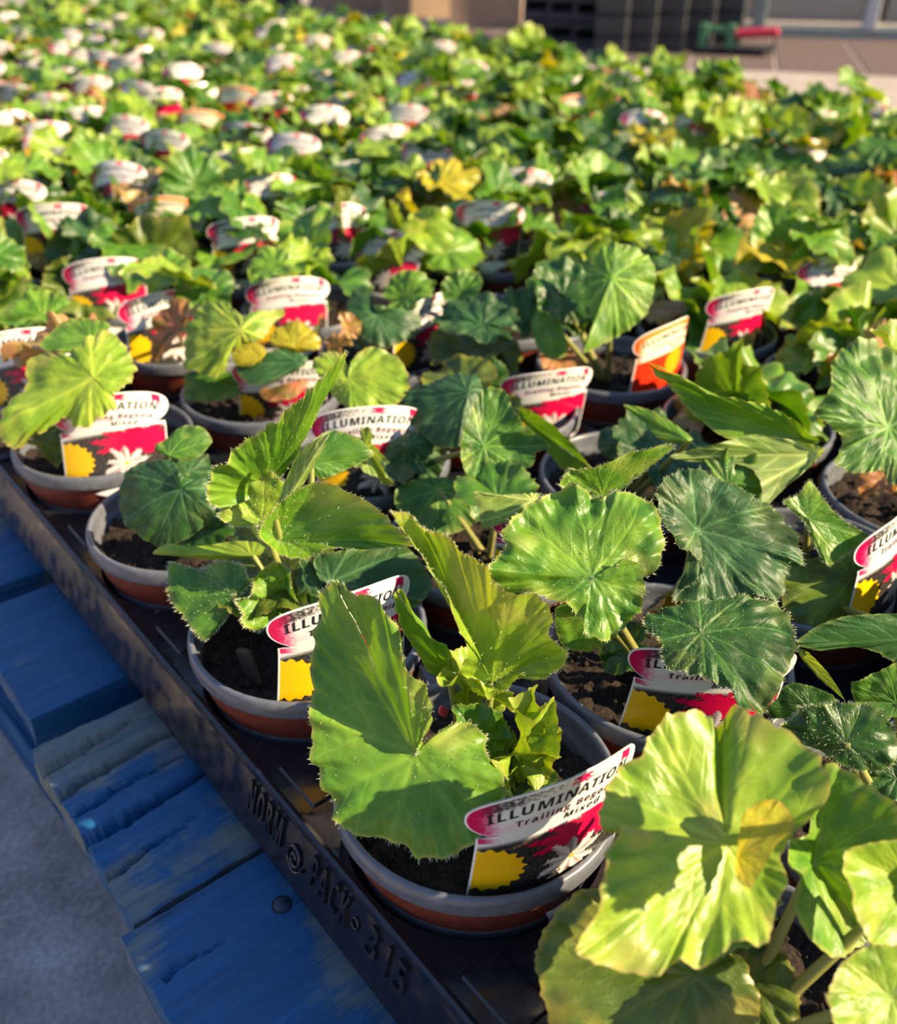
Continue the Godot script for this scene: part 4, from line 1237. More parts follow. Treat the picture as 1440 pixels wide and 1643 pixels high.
	hero(t, "rust", [790, 540, 0.016], [770, 490, 0.036], 0.6, {"seed": 183, "lance": 0.5, "fl": 0.8, "fr": 0.8})
	hero(t, "olive", [760, 560, 0.012], [690, 585, 0.008], 0.1, {"seed": 184, "round": 0.6, "fl": 0.3, "fr": 0.3})
	hero(t, "olive", [790, 570, 0.012], [830, 600, 0.006], 0.1, {"seed": 185, "round": 0.6, "fl": 0.3, "fr": 0.3})
	hero(t, "mid", [740, 470, 0.046], [770, 440, 0.056], 0.1, {"seed": 186, "round": 0.6, "fl": 0.3, "fr": 0.3})
	t = new_plant(2, 2, "begonia hidden behind two veined leaves, lit tag at its right side")
	hero(t, "olive", [740, 620, 0.018], [690, 600, 0.016], 0.1, {"seed": 192, "round": 0.6, "fl": 0.3, "fr": 0.3})
	hero(t, "deep", [780, 610, 0.016], [760, 575, 0.024], 0.1, {"seed": 193, "round": 0.6, "fl": 0.3, "fr": 0.3})
	hero(t, "olive", [800, 660, 0.008], [825, 690, 0.004], 0.1, {"seed": 194, "round": 0.6, "fl": 0.3, "fr": 0.3})
	t = new_plant(1, 2, "begonia with a plump round grey-green leaf just left of the small shaded tag")
	traced(t, "dark", [605, 505, 0.042], [[666, 540, 0.030], [618, 558, 0.026], [573, 535, 0.033], [556, 492, 0.045], [567, 466, 0.052], [588, 459, 0.054], [601, 488, 0.048], [630, 494, 0.046], [674, 506, 0.040]], {"seed": 201, "veined": true, "bulge": 0.12, "teeth": 0.015})
	hero(t, "fresh", [650, 475, 0.046], [700, 455, 0.054], 0.1, {"seed": 203, "round": 0.5, "fl": 0.3, "fr": 0.2})
	hero(t, "pink", [560, 530, 0.036], [545, 500, 0.048], 0.2, {"seed": 204, "fl": 0.5, "fr": 0.5})
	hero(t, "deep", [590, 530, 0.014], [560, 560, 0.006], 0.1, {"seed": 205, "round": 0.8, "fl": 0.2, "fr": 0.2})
	t = new_plant(0, 1, "begonia left of the pale square leaf, browning leaf in front of its tag")
	hero(t, "rust", [285, 525, 0.030], [250, 578, 0.008], 0.2, {"seed": 211, "round": 0.5, "fl": 0.3, "fr": 0.2, "c2": Color(0.15, 0.12, 0.03)})
	hero(t, "fresh", [262, 440, 0.050], [215, 430, 0.050], 0.1, {"seed": 212, "round": 0.6, "fl": 0.2, "fr": 0.2})
	hero(t, "lime", [300, 450, 0.050], [190, 440, 0.064], 0.3, {"seed": 213, "lance": 0.6, "fl": 0.4, "fr": 0.3})
	hero(t, "mid", [330, 470, 0.040], [350, 430, 0.050], 0.1, {"seed": 214, "round": 0.6, "fl": 0.2, "fr": 0.2})
	t = new_plant(0, 0, "begonia at the left edge with a rusty leaf across its tag")
	hero(t, "fresh", [70, 505, 0.040], [-15, 530, 0.030], 0.2, {"seed": 221, "lance": 0.35, "fl": 0.3, "fr": 0.4, "wl": 1.0, "wr": 1.0})
	hero(t, "mid", [20, 560, 0.016], [-30, 560, 0.010], 0.1, {"seed": 222, "round": 0.6})
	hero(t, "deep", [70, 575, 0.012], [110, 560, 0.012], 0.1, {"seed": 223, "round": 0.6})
	t = new_plant(0, 2, "begonia behind the pale square leaf, tag bleached by the sun")
	hero(t, "fresh", [440, 425, 0.050], [400, 440, 0.044], 0.1, {"seed": 231, "round": 0.8, "fl": 0.2, "fr": 0.2, "wl": 1.1, "wr": 1.1})
	grow(t, 6, 0.040, 0.045, {"fresh": 4.0, "mid": 3.0, "lime": 1.0})

# ---------------------------------------------------------------- plant tags
# card outline in millimetres: u across, v up, v = 0 at the pot rim
func tag_half(v: float) -> Vector2:
	# (left, right) edges at height v
	if v >= 27.0:
		var y = (v - 41.0) / 14.2
		var w = 33.0 * pow(maxf(1.0 - pow(absf(y), 2.3), 0.0), 1.0 / 2.0)
		var floor_ = 29.5 if v < 30 else 0.0
		return Vector2(-maxf(w, floor_), maxf(w, floor_))
	if v >= -6.0:
		var f = (v + 6.0) / 33.0
		return Vector2(-lerpf(32.5, 29.5, pow(f, 0.8)), lerpf(26.5, 29.5, pow(f, 0.8)))
	if v >= -20.0:
		var f = smoothstep(-20.0, -6.0, v)
		return Vector2(-lerpf(6.0, 32.5, f), lerpf(6.0, 26.5, f))
	return Vector2(-lerpf(1.0, 6.0, (v + 40.0) / 20.0), lerpf(1.0, 6.0, (v + 40.0) / 20.0))

var bend_r := 64.0

func tag_point(u: float, v: float, off: float) -> Vector3:
	# bent round an upright axis; millimetres in, metres out; z towards the reader
	var a = u / bend_r
	var r = bend_r + off
	return Vector3(sin(a) * r * 0.96, v * 0.80, cos(a) * r - bend_r) * 0.001

func paint_tag(orange: bool) -> ImageTexture:
	var w = 384
	var h = 512
	# covers u -36..36, v -40..56
	var d = PackedByteArray()
	d.resize(w * h * 3)
	var g = FastNoiseLite.new()
	g.seed = 77
	g.frequency = 0.06
	g.fractal_octaves = 3
	var petals = FastNoiseLite.new()
	petals.seed = 79
	petals.noise_type = FastNoiseLite.TYPE_CELLULAR
	petals.frequency = 0.10
	for y in h:
		var v = 56.0 - 96.0 * y / h
		for x in w:
			var u = -36.0 + 72.0 * x / w
			var n = g.get_noise_2d(u * 8, v * 8)
			var pe = petals.get_noise_2d(u * 1.6 + v * 0.5, v * 1.1)
			var c: Color
			var arc = 48.6 - 0.009 * u * u           # upper edge of the white band
			var low = 30.0 - 0.004 * u * u + 0.05 * u           # lower edge
			if orange:
				c = Color(0.93, 0.90, 0.78)
				if v > arc + 2 + 2 * n: c = Color(0.90, 0.42, 0.12).lerp(Color(0.95, 0.62, 0.2), clampf(0.5 + n, 0, 1))
				c = c.lerp(Color(0.88, 0.34, 0.10), clampf((absf(u) - 24.0) / 6.0, 0, 1))
				if v < low: c = Color(0.86, 0.16, 0.08).lerp(Color(0.93, 0.30, 0.08), clampf(0.5 + n + pe * 0.5, 0, 1))
				if Vector2(u - 8, (v - 20)).length() < 11 + 3 * n: c = Color(0.96, 0.62, 0.08).lerp(Color(0.93, 0.45, 0.06), clampf(0.5 + pe, 0, 1))
			else:
				c = Color(0.84, 0.84, 0.82)
				c = c.lerp(Color(0.88, 0.66, 0.74), clampf(1.0 - absf(v - 38.5 + 0.008 * u * u) / 3.5, 0, 1) * 0.45)
				if v > arc + 1.5 + 2.2 * n:
					c = Color(0.86, 0.84, 0.80).lerp(Color(0.22, 0.22, 0.22), clampf(-u / 22.0 - 0.1 + n, 0, 1) * clampf(0.5 - pe, 0, 1))
					if pe > -0.35 and u > -10: c = c.lerp(Color(0.85, 0.68, 0.45), 0.6)
					if absf(u - 6 - n * 4) < 3.2 or absf(u - 26) < 2.5: c = Color(0.80, 0.12, 0.32)
				# magenta wash at the left end
				c = c.lerp(Color(0.78, 0.05, 0.30), smoothstep(-21.0, -30.0, u + 2.0 * n) if v > 27 else 0.0)
				if v < low:
					c = Color(0.14, 0.14, 0.14).lerp(Color(0.26, 0.25, 0.23), clampf(0.5 + n * 1.4, 0, 1))
					if v > low - 3: c = c.lerp(Color(0.90, 0.90, 0.88), clampf((v - low + 3) / 3 - 0.1, 0, 1))
					# magenta flower
					var mq = Vector2((u - 11) / 20.0, (v - 21) / 9.5)
					if mq.length() < 1.0 + 0.35 * n + 0.2 * sin(mq.angle() * 9):
						c = Color(0.78, 0.04, 0.26).lerp(Color(0.48, 0.02, 0.18), clampf(0.45 + pe * 0.9 + n * 0.6, 0, 1))
					# white flower with long petals
					var wq = Vector2(u - 4, v - 6)
					var wl = wq.length()
					if wl < 9.5 + 2.4 * sin(wq.angle() * 9 + 0.6) + 1.6 * sin(wq.angle() * 4) + 3 * n and wl > 1.2:
						c = Color(0.84, 0.80, 0.78).lerp(Color(0.42, 0.34, 0.33), clampf(0.55 + pe * 0.9 + 0.5 * sin(wq.angle() * 9 - 1.0), 0, 0.9))
					elif wl <= 1.2: c = Color(0.85, 0.65, 0.1)
					# yellow flower at the left
					var yq = Vector2(u + 26.0, v - 10.0)
					if yq.length() < 12.6 + 0.8 * sin(yq.angle() * 18) + 0.6 * n:
						c = Color(0.93, 0.73, 0.04).lerp(Color(0.84, 0.58, 0.02), clampf(0.4 + pe * 0.8, 0, 1))
			# white cut edge
			var lr = tag_half(v)
			if u < lr.x + 0.7 or u > lr.y - 0.7 or tag_half(v + 0.8).y < absf(u) and v > 45: c = Color(0.93, 0.92, 0.90)
			if v < -8: c = Color(0.88, 0.88, 0.86)
			var k = (y * w + x) * 3
			d[k] = int(c.r * 255)
			d[k + 1] = int(c.g * 255)
			d[k + 2] = int(c.b * 255)
	return rgb_texture(w, h, d)

func card_mesh() -> ArrayMesh:
	var v = PackedVector3Array()
	var uv = PackedVector2Array()
	var idx = PackedInt32Array()
	var rows = []
	for k in 25: rows.append(lerpf(55.19, 45.0, sin(k / 24.0 * PI / 2)))
	for k in range(1, 20): rows.append(lerpf(45.0, 26.9, k / 19.0))
	for k in range(1, 26): rows.append(lerpf(26.9, -20.0, k / 25.0))
	rows.append(-40.0)
	var nc = 20
	for side in [0, 1]:
		for r in rows:
			var e = tag_half(r)
			for k in nc + 1:
				var u = lerpf(e.x, e.y, float(k) / nc)
				v.append(tag_point(u, r, 0.0 if side == 0 else -0.45))
				uv.append(Vector2((u + 36.0) / 72.0, (56.0 - r) / 96.0) if side == 0 else Vector2(0.5, 0.995))
	var w = nc + 1
	var n = rows.size() * w
	for r in rows.size() - 1:
		for k in nc:
			var a = r * w + k
			idx.append_array([a, a + 1, a + w, a + 1, a + w + 1, a + w])
			idx.append_array([n + a, n + a + w, n + a + 1, n + a + 1, n + a + w, n + a + w + 1])
	var body = commit(v, null, uv, null, idx)
	return body

func letters(text: String, size: float, bold: bool) -> Array:
	# [[triangles as Vector2 ..., advance] for each letter], size = cap height in millimetres
	var font = SystemFont.new()
	font.font_names = PackedStringArray(["Droid Sans"])
	font.font_weight = 700 if bold else 400
	var out = []
	var memo = {}
	for c in text:
		if not memo.has(c):
			var adv = font.get_string_size(c, HORIZONTAL_ALIGNMENT_LEFT, -1, 64).x / 64.0 * size * 1.4
			var tris = []
			if c != " ":
				var tm = TextMesh.new()
				tm.font = font
				tm.font_size = 64
				tm.pixel_size = 1.0 / 64.0
				tm.depth = 0.0
				tm.text = c
				tm.horizontal_alignment = HORIZONTAL_ALIGNMENT_LEFT
				tm.vertical_alignment = VERTICAL_ALIGNMENT_BOTTOM
				var arr = tm.surface_get_arrays(0)
				var vs: PackedVector3Array = arr[Mesh.ARRAY_VERTEX]
				var ix = arr[Mesh.ARRAY_INDEX]
				if ix == null or ix.size() == 0: ix = PackedInt32Array(range(vs.size()))
				for q in ix: tris.append(Vector2(vs[q].x, vs[q].y) * size * 1.4)
			memo[c] = [tris, adv]
		out.append(memo[c])
	return out

func lettering_mesh() -> ArrayMesh:
	var v = PackedVector3Array()
	var idx = PackedInt32Array()
	# text, cap height, baseline, centre, extra spacing, arching, slant, bold
	for line in [["ILLUMINATION", 4.9, 42.0, -0.6, 0.05, 0.0080, 0.20, true], ["Trailing Begonia", 3.1, 36.8, 2.5, 0.35, 0.0080, 0.22, true], ["Mixed", 3.1, 31.9, 6.0, 0.4, 0.0080, 0.22, true]]:
		var ls = letters(line[0], line[1], line[7])
		var total = 0.0
		for l in ls: total += l[1] + line[4]
		var x = line[3] - total / 2
		for l in ls:
			var mid = x + l[1] / 2
			var slope = -2.0 * line[5] * mid
			for p in l[0]:
				var lx = p.x - l[1] / 2 + p.y * line[6]
				var q = Vector2(mid + lx - p.y * slope * 0.6, line[2] - line[5] * mid * mid + slope * lx + p.y)
				idx.append(v.size())
				v.append(tag_point(q.x, q.y, 0.12))
			x += l[1] + line[4]
	# all of it faces the reader
	for k in range(0, idx.size(), 3):
		var a = v[idx[k]]
		if (v[idx[k + 2]] - a).cross(v[idx[k + 1]] - a).z < 0:
			var s = idx[k + 1]
			idx[k + 1] = idx[k + 2]
			idx[k + 2] = s
	return commit(v, null, null, null, idx)

func put_tag(at: Vector3, along: Vector3, lean: float, orange: bool, label: String, group := "", roll := 0.0):
	# at: middle of the card where it crosses the rim; along: its reading direction
	var x = along.normalized()
	var flat = Vector3(x.x, 0, x.z).normalized()
	var z0 = flat.cross(Vector3.UP)
	var y = (Vector3.UP * cos(lean) - z0 * sin(lean)).normalized()
	y = (y - x * y.dot(x)).normalized()
	var z = x.cross(y)
	var t = thing("plant_tag", label, "plant tag", at, group)
	t.basis = Basis(x, y, z).rotated(z, roll)
	var card = part(t, "card", tag_meshes.card, M.tag_orange if orange else M.tag_white)
	part(card, "lettering", tag_meshes.text, M.ink)

func tag_px(a: Array, b: Array, lean: float, orange: bool, label: String, roll := 0.0):
	# lower left corner and a point to its right, both at rim height
	var A = px(a[0], a[1], a[2] if a.size() > 2 else 0.0)
	var B = px(b[0], b[1], b[2] if b.size() > 2 else 0.0)
	var d = (B - A).normalized()
	put_tag(A + d * 0.0295 + d.cross(Vector3.UP) * 0.006, d, lean, orange, label, "", roll)

func build_tags():
	M.tag_white = std(Color.WHITE, 0.28)
	M.tag_white.albedo_texture = paint_tag(false)
	M.tag_orange = std(Color.WHITE, 0.28)
	M.tag_orange.albedo_texture = paint_tag(true)
	M.ink = std(lin(0.012, 0.012, 0.014), 0.4)
	for k in ["tag_white", "tag_orange"]:
		M[k].backlight_enabled = true
		M[k].backlight = Color(0.22, 0.22, 0.22)
	tag_meshes.card = card_mesh()
	tag_meshes.text = lettering_mesh()
	tag_px([754, 1426], [945, 1346], -0.05, false, "pink and white printed plant tag, sharpest one, in the pot beside the tray lettering", 0.04)
	tag_px([447, 1122], [560, 1080], 0.0, false, "plant tag half hidden behind the big folded leaf, yellow flower showing")
	tag_px([996, 1160, -0.002], [1200, 1166, -0.002], -0.08, false, "shaded plant tag under the broad hairy leaf, lower words readable")
	tag_px([103, 762], [245, 742], 0.15, false, "sunlit plant tag in the corner pot under the ragged yellow-green leaf")
	tag_px([208, 580], [300, 560], 0.12, false, "plant tag in the pot left of the pale square leaf, browning leaf beside it")
	tag_px([-30, 648], [60, 634], 0.2, false, "plant tag at the left edge crossed by a rusty leaf")
	tag_px([508, 780], [650, 768], 0.2, false, "shaded plant tag with only its arched top line showing behind a curled leaf")
	tag_px([384, 672, -0.014], [470, 668, -0.014], -0.2, false, "plant tag mostly hidden by small round yellow leaves")
	tag_px([632, 592, -0.004], [700, 562, -0.004], 0.0, false, "small shaded plant tag below the plump grey-green leaf")
	tag_px([800, 698, -0.014], [895, 684, -0.014], -0.12, false, "sunlit plant tag behind the two veined leaves left of the orange one")
	tag_px([1012, 634, -0.006], [1090, 596, -0.006], -0.02, true, "orange and red plant tag, the only orange one in front")
	tag_px([1124, 566, -0.002], [1220, 546, -0.002], -0.05, false, "plant tag in the clay pot right of the orange tag")
	tag_px([405, 545, -0.004], [505, 535, -0.004], 0.15, false, "plant tag bleached white by the sun behind the pale square leaf")
	tag_px([1365, 995], [1420, 935], 0.1, false, "steeply tilted plant tag at the right edge")
	tag_px([785, 930, -0.010], [850, 934, -0.010], 0.0, false, "plant tag almost buried under leaves, a corner of yellow flower showing")
	tag_px([1282, 508], [1345, 496], 0.25, false, "small sunlit plant tag at the right beyond the hairy leaves")
	tag_px([116, 512], [215, 502], 0.15, false, "plant tag in the second tray on the left, pink end and yellow flower")
	rng.seed = 99
	for key in plants:
		if key.x >= 1 or key.y < 0: continue
		if key.x == 0 and key.y <= 2 or key == Vector2i(-1, 1): continue
		if rng.randf() > (0.92 if key.y < 6 else 0.40): continue
		var yaw = rng.randf_range(-0.3, 0.6)
		var x = Vector3(cos(yaw), 0, -sin(yaw))
		var front = Vector3(0, 0, 1).rotated(Vector3.UP, yaw + rng.randf_range(-0.5, 0.5))
		var at = cell(key.x, key.y) + front * rng.randf_range(0.028, 0.038) + Vector3.UP * (rng.randf_range(0.0, 0.014) + (0.008 if key.x < -2 else 0.0))
		var orange = rng.randf() < 0.07
		put_tag(at, x, rng.randf_range(0.0, 0.5), orange, ("orange" if orange else "pink and white") + " plant tag " + where(key.x, key.y, ""), "tags in the rows behind", rng.randf_range(-0.1, 0.1))

# ---------------------------------------------------------------- trays
const DECK_H := -0.0245        # tray surface below the rims

func tray_mesh() -> Dictionary:
	# local axes: x along da, z along -db reversed (x right, z towards the edge), y up; origin at tray middle, rim height
	var nx = 5
	var nz = 3
	var hx = nx * SPA / 2 - 0.0012
	var hz = nz * SPB / 2 - 0.0012
	var top = Soup.new()
	var hole = 0.0478
	var seg = 48
	for a in nx:
		for b in nz:
			var c = Vector3((a - 2) * SPA, DECK_H, (b - 1) * SPB)
			var x0 = maxf(c.x - SPA / 2, -hx + 0.003)
			var x1 = minf(c.x + SPA / 2, hx - 0.003)
			var z0 = maxf(c.z - SPB / 2, -hz + 0.003)
			var z1 = minf(c.z + SPB / 2, hz - 0.003)
			var turns = []
			for k in seg: turns.append(-PI + TAU * (k + 0.5) / seg)
			for q in [[x0, z0], [x1, z0], [x0, z1], [x1, z1]]: turns.append(atan2(q[1] - c.z, q[0] - c.x))
			turns.sort()
			var ring = func(k: int) -> Array:
				var th = turns[k % turns.size()]
				var d = Vector3(cos(th), 0, sin(th))
				var tx = ((x1 if d.x > 0 else x0) - c.x) / d.x if absf(d.x) > 1e-5 else 1e9
				var tz = ((z1 if d.z > 0 else z0) - c.z) / d.z if absf(d.z) > 1e-5 else 1e9
				return [c + d * hole, c + d * minf(tx, tz), c + d * (hole - 0.0015) + Vector3.DOWN * 0.004, c + d * (hole - 0.006) + Vector3.DOWN * 0.030]
			for k in turns.size():
				var p = ring.call(k)
				var q = ring.call(k + 1)
				top.quad(p[0], p[1], q[1], q[0], Vector3.UP)
				top.quad(p[0], q[0], q[2], p[2], c - p[0])
				top.quad(p[2], q[2], q[3], p[3], c - p[2])
	# raised ribs between the pots along the edges
	for a in nx - 1:
		for s in [-1, 1]:
			add_box(top, Vector3((a - 1.5) * SPA, DECK_H, s * (hz - 0.016)), Vector3(0.026, 0.0020, 0.016), 0.0009)
	for a in nx - 1:
		for b in nz - 1:
			add_box(top, Vector3((a - 1.5) * SPA, DECK_H, (b - 0.5) * SPB), Vector3(0.020, 0.0020, 0.020), 0.0009)
	# shell: profile swept round the rectangle. [outset, height]
	var prof = [[-0.003, DECK_H], [-0.0022, DECK_H + 0.0022], [-0.0006, DECK_H + 0.0028], [0.0006, DECK_H + 0.0020], [0.0010, DECK_H], [0.0002, DECK_H - 0.003], [0.0066, DECK_H - 0.027], [0.0062, DECK_H - 0.0285], [-0.0020, -0.0620], [-0.0026, -0.0655], [0.0012, -0.0668], [0.0014, -0.0700], [-0.004, -0.0700]]
	var wall = Soup.new()
	for k in prof.size() - 1:
		for side in 4:
			var c = func(o: float, y: float, e: int) -> Vector3:
				var sx = [1, 1, -1, -1][e % 4]
				var sz = [1, -1, -1, 1][e % 4]
				return Vector3(sx * (hx + o), y, sz * (hz + o))
			var out = [Vector3.RIGHT, Vector3.FORWARD, Vector3.LEFT, Vector3.BACK][side] * 1.0
			var a = c.call(prof[k][0], prof[k][1], side)
			var b = c.call(prof[k][0], prof[k][1], side + 1)
			var d = c.call(prof[k + 1][0], prof[k + 1][1], side)
			var e = c.call(prof[k + 1][0], prof[k + 1][1], side + 1)
			wall.quad(a, b, e, d, out + (Vector3.UP * 2.0 if k < 3 else Vector3.ZERO) - out * (2.0 if k < 1 else 0.0) + (Vector3.DOWN * 5 if k == prof.size() - 2 else Vector3.ZERO))
	var base = Soup.new()
	add_box(base, Vector3(0, -0.0695, 0), Vector3(hx * 2 - 0.009, 0.001, hz * 2 - 0.009), 0.0)
	return {"deck": soup_mesh(top), "wall": soup_mesh(wall), "base": soup_mesh(base)}

func raised_text(text: String, cap: float, spacing: float) -> Array:
	# raised letters in the plane x, y with depth along z; [mesh soup, width] in metres
	var s = Soup.new()
	var font = SystemFont.new()
	font.font_names = PackedStringArray(["Droid Sans"])
	font.font_weight = 700
	var x = 0.0
	for c in text:
		var adv = font.get_string_size(c, HORIZONTAL_ALIGNMENT_LEFT, -1, 64).x / 64.0 * cap * 1.4
		if c != " ":
			var tm = TextMesh.new()
			tm.font = font
			tm.font_size = 64
			tm.pixel_size = cap * 1.4 / 64.0
			tm.depth = 0.0024
			tm.text = c
			tm.horizontal_alignment = HORIZONTAL_ALIGNMENT_LEFT
			tm.vertical_alignment = VERTICAL_ALIGNMENT_BOTTOM
			for q in tm.get_surface_count():
				var arr = tm.surface_get_arrays(q)
				var vs: PackedVector3Array = arr[Mesh.ARRAY_VERTEX]
				var ns: PackedVector3Array = arr[Mesh.ARRAY_NORMAL]
				var ix = arr[Mesh.ARRAY_INDEX]
				if ix == null or ix.size() == 0: ix = PackedInt32Array(range(vs.size()))
				for e in ix:
					s.idx.append(s.v.size())
					s.v.append(vs[e] + Vector3(x, 0, 0))
					s.n.append(ns[e])
					s.uv.append(Vector2.ZERO)
		x += adv + spacing
	return [s, x]

func build_trays():
	var m = tray_mesh()
	for ti in range(0, 5):
		for tj in range(0, 4):
			var ci = 3.0 - 5.0 * ti
			var cj = 1.0 + 3.0 * tj
			var seen = false
			for a in [-2.5, -1, 0, 1, 2.5]:
				for b in [-1.5, 0, 1.5]:
					var s = on_screen(cell(ci + a, cj + b, DECK_H))
					if s.x > -60 and s.x < 1560 and s.y > -60 and s.y < 1750: seen = true
			if not seen: continue
			var front = ti == 0 and tj == 0
			var label = "black plastic carry tray with raised lettering along its front wall, overhanging the blue pallet" if front else "black carry tray under the begonias, " + ORDINALS[tj + 1] + " in from the left, " + ORDINALS[ti + 1] + " tray row back"
			var t = thing("plant_tray", label, "tray", cell(ci, cj, -0.07), "" if front else "carry trays under the bed")
			t.basis = Basis(da, Vector3.UP, -db)
			var tr = Transform3D(Basis(), Vector3.UP * 0.07)
			part(t, "deck", m.deck, M.tray, tr)
			part(t, "side_wall", m.wall, M.tray, tr)
			part(t, "base", m.base, M.tray, tr)
			if front: tray_lettering(t)

func tray_lettering(t: Node3D):
	# the wall leans in a little on its way down
	var hz = 3 * SPB / 2 - 0.0012
	var y0 = DECK_H - 0.003
	var lean = -atan2(0.0064, 0.024)
	var yax = Vector3(0, cos(lean), sin(lean))
	var zax = Vector3(0, -sin(lean), cos(lean))
	var place = func(i: float, stretch: float) -> Transform3D:
		return Transform3D(Basis(Vector3.RIGHT * stretch, yax, zax), Vector3((i - 3.0) * SPA, 0.07 + y0 - 0.0190, hz + 0.0053))
	for w in [["NORM", 3.335, 3.580], ["PACK", 3.742, 3.972], ["315", 4.060, 4.275]]:
		var a = raised_text(w[0], 0.0135, 0.0022)
		part(t, "lettering", soup_mesh(a[0]), M.tray, place.call(w[1], (w[2] - w[1]) * SPA / a[1]))
	# the curl between the words
	var pts = []
	for k in 40:
		var f = k / 39.0
		var an = 0.4 + f * 9.4
		var r = lerpf(0.0012, 0.0058, f)
		pts.append(Vector3(cos(an) * r, sin(an) * r + 0.0075, 0.0006))
	for k in 10:
		var f = (k + 1) / 10.0
		pts.append(pts[39] + Vector3(0.013 * f, -0.004 * sin(f * PI) + 0.001 * f, 0))
	part(t, "lettering", tube(pts, 0.0010, 0.0008, 8, Color.WHITE, Color.WHITE), M.tray, place.call(3.652, 0.8))
	var ring = []
	for k in 17:
		ring.append(Vector3(cos(TAU * k / 16), sin(TAU * k / 16), 0) * 0.0022 + Vector3(0, 0.011, 0.0004))
	part(t, "lettering", tube(ring, 0.0006, 0.0006, 6, Color.WHITE, Color.WHITE), M.tray, place.call(3.998, 0.8))

# ---------------------------------------------------------------- pallets and ground
func build_ground():
	var m = box_mesh(Vector3(40, 0.1, 40), 0.0)
	var o = part(self, "floor", m, M.concrete, Transform3D(Basis(), Vector3(0, -0.05, -4)))
	o.set_meta("kind", "structure")
	o.set_meta("label", "grey-brown concrete ground")

func build_pallets():
	# board edges along the row, in pot numbers, read off the uncovered end
	var edges = [[-6.85, -5.95], [-5.80, -4.88], [-4.72, -3.80], [-3.66, -2.74], [-2.60, -1.68], [-1.54, -0.30], [-0.14, 1.02], [1.17, 2.10], [2.26, 3.31], [3.335, 4.40], [4.55, 5.50], [5.65, 6.9]]
	pallet(edges, "blue painted wooden pallet with chipped edge under the front tray", "")
	var far = []
	for k in 11: far.append([-19.6 + k * 1.14, -18.6 + k * 1.14])
	pallet(far, "blue wooden pallet under the distant rows of begonias", "")

func pallet(edges: Array, label: String, group: String):
	var mid = (edges[0][0] + edges[-1][1]) / 2
	var t = thing("wood_pallet", label, "pallet", Vector3(cell(mid, 5.4).x, 0, cell(mid, 5.4).z), group)
	t.basis = Basis(db, Vector3.UP, da)      # x across the bed, z along the row
	var length = 12.7 * SPB
	var k = 0
	for e in edges:
		var w = (e[1] - e[0]) * SPA - 0.001
		var near = e[0] > 0 and e[0] < 5
		var skew = -0.055 * (((e[0] + e[1]) / 2) - 2.4)     # the pallet stands a little askew under the tray
		var sz = Vector3(length, 0.022, w)
		var worn = near and absf(e[0] - 2.26) < 0.1
		var cuts = []
		if worn: cuts = [[(2.56 - 2.785) * SPA, 0.0, 0.20, 0.0022, 0.006], [(2.86 - 2.785) * SPA, 0.0, 0.16, 0.0028, 0.008], [(2.70 - 2.785) * SPA, 0.0, 0.08, 0.0016, 0.004], [(3.05 - 2.785) * SPA, 0.0, 0.05, 0.0016, 0.004], [(2.40 - 2.785) * SPA, 0.0, 0.07, 0.0030, 0.005]]
		var knotty = near and absf(e[0] - 3.335) < 0.1
		if knotty: cuts = [[(3.575 - 3.8675) * SPA, 0.005, 0.034, 0.0010, 0.003]]
		var mesh = board_mesh(sz, 300 + k, 0.0016 if worn else 0.0007, cuts)
		var b = part(t, "deck_board", mesh, M.blue_bare if worn else M.blue, Transform3D(Basis(), Vector3(-0.006 + skew * SPB, 0.133 - (0.0012 if worn else 0.0), ((e[0] + e[1]) / 2 - mid) * SPA)))
		if worn: b.set_meta("label", "weathered deck board with long splits")
		if knotty:
			b.set_meta("label", "smooth bright blue deck board with a round knot")
			var at = Vector3((-0.568 - 5.4) * SPB + 0.006 - skew * SPB, 0.0108, (3.587 - (e[0] + e[1]) / 2) * SPA)
			part(b, "knot", lathe([Vector2(0.0034, -0.001), Vector2(0.0033, 0.0006), Vector2(0.0, 0.0008)], 24), M.knot, Transform3D(Basis(), at))
			part(b, "knot_ring", lathe([Vector2(0.0040, -0.001), Vector2(0.0040, 0.0004), Vector2(0.0034, 0.0004), Vector2(0.0034, -0.001)], 24), M.crack, Transform3D(Basis(), at))
		k += 1
	var run = (edges[-1][1] - edges[0][0]) * SPA
	var tilt = Basis(Vector3.UP, 0.0515)
	var long_mesh = board_mesh(Vector3(run, 0.022, 0.095), 390, 0.0022)
	var turn = Basis(Vector3.UP, PI / 2)
	for q in [-1, 0, 1]:
		var x = q * (length / 2 - 0.050)
		part(t, "stringer_board", long_mesh, M.blue, Transform3D(tilt * turn, Vector3(x + (-0.004 if q == -1 else 0.0), 0.111, 0)))
		part(t, "bottom_board", long_mesh, M.blue, Transform3D(tilt * turn, Vector3(x - 0.002, 0.0115, 0)))
		for r in 4:
			var z = (r - 1.5) / 3.0 * (run - 0.15)
			part(t, "block", box_mesh(Vector3(0.098, 0.077, 0.145), 0.004), M.chip, Transform3D(tilt, tilt * Vector3(x, 0, z) + Vector3(0.0 if q != -1 else 0.002, 0.0613, 0)))

# ---------------------------------------------------------------- behind the bed
func gpx(x: float, y: float) -> Vector3:
	return px(x, y, -RIM)

func upright(p: Vector3) -> Basis:
	# faces the viewer
	var d = Vector3(-p.x, 0, -p.z).normalized()
	return Basis(Vector3.UP.cross(d), Vector3.UP, d)

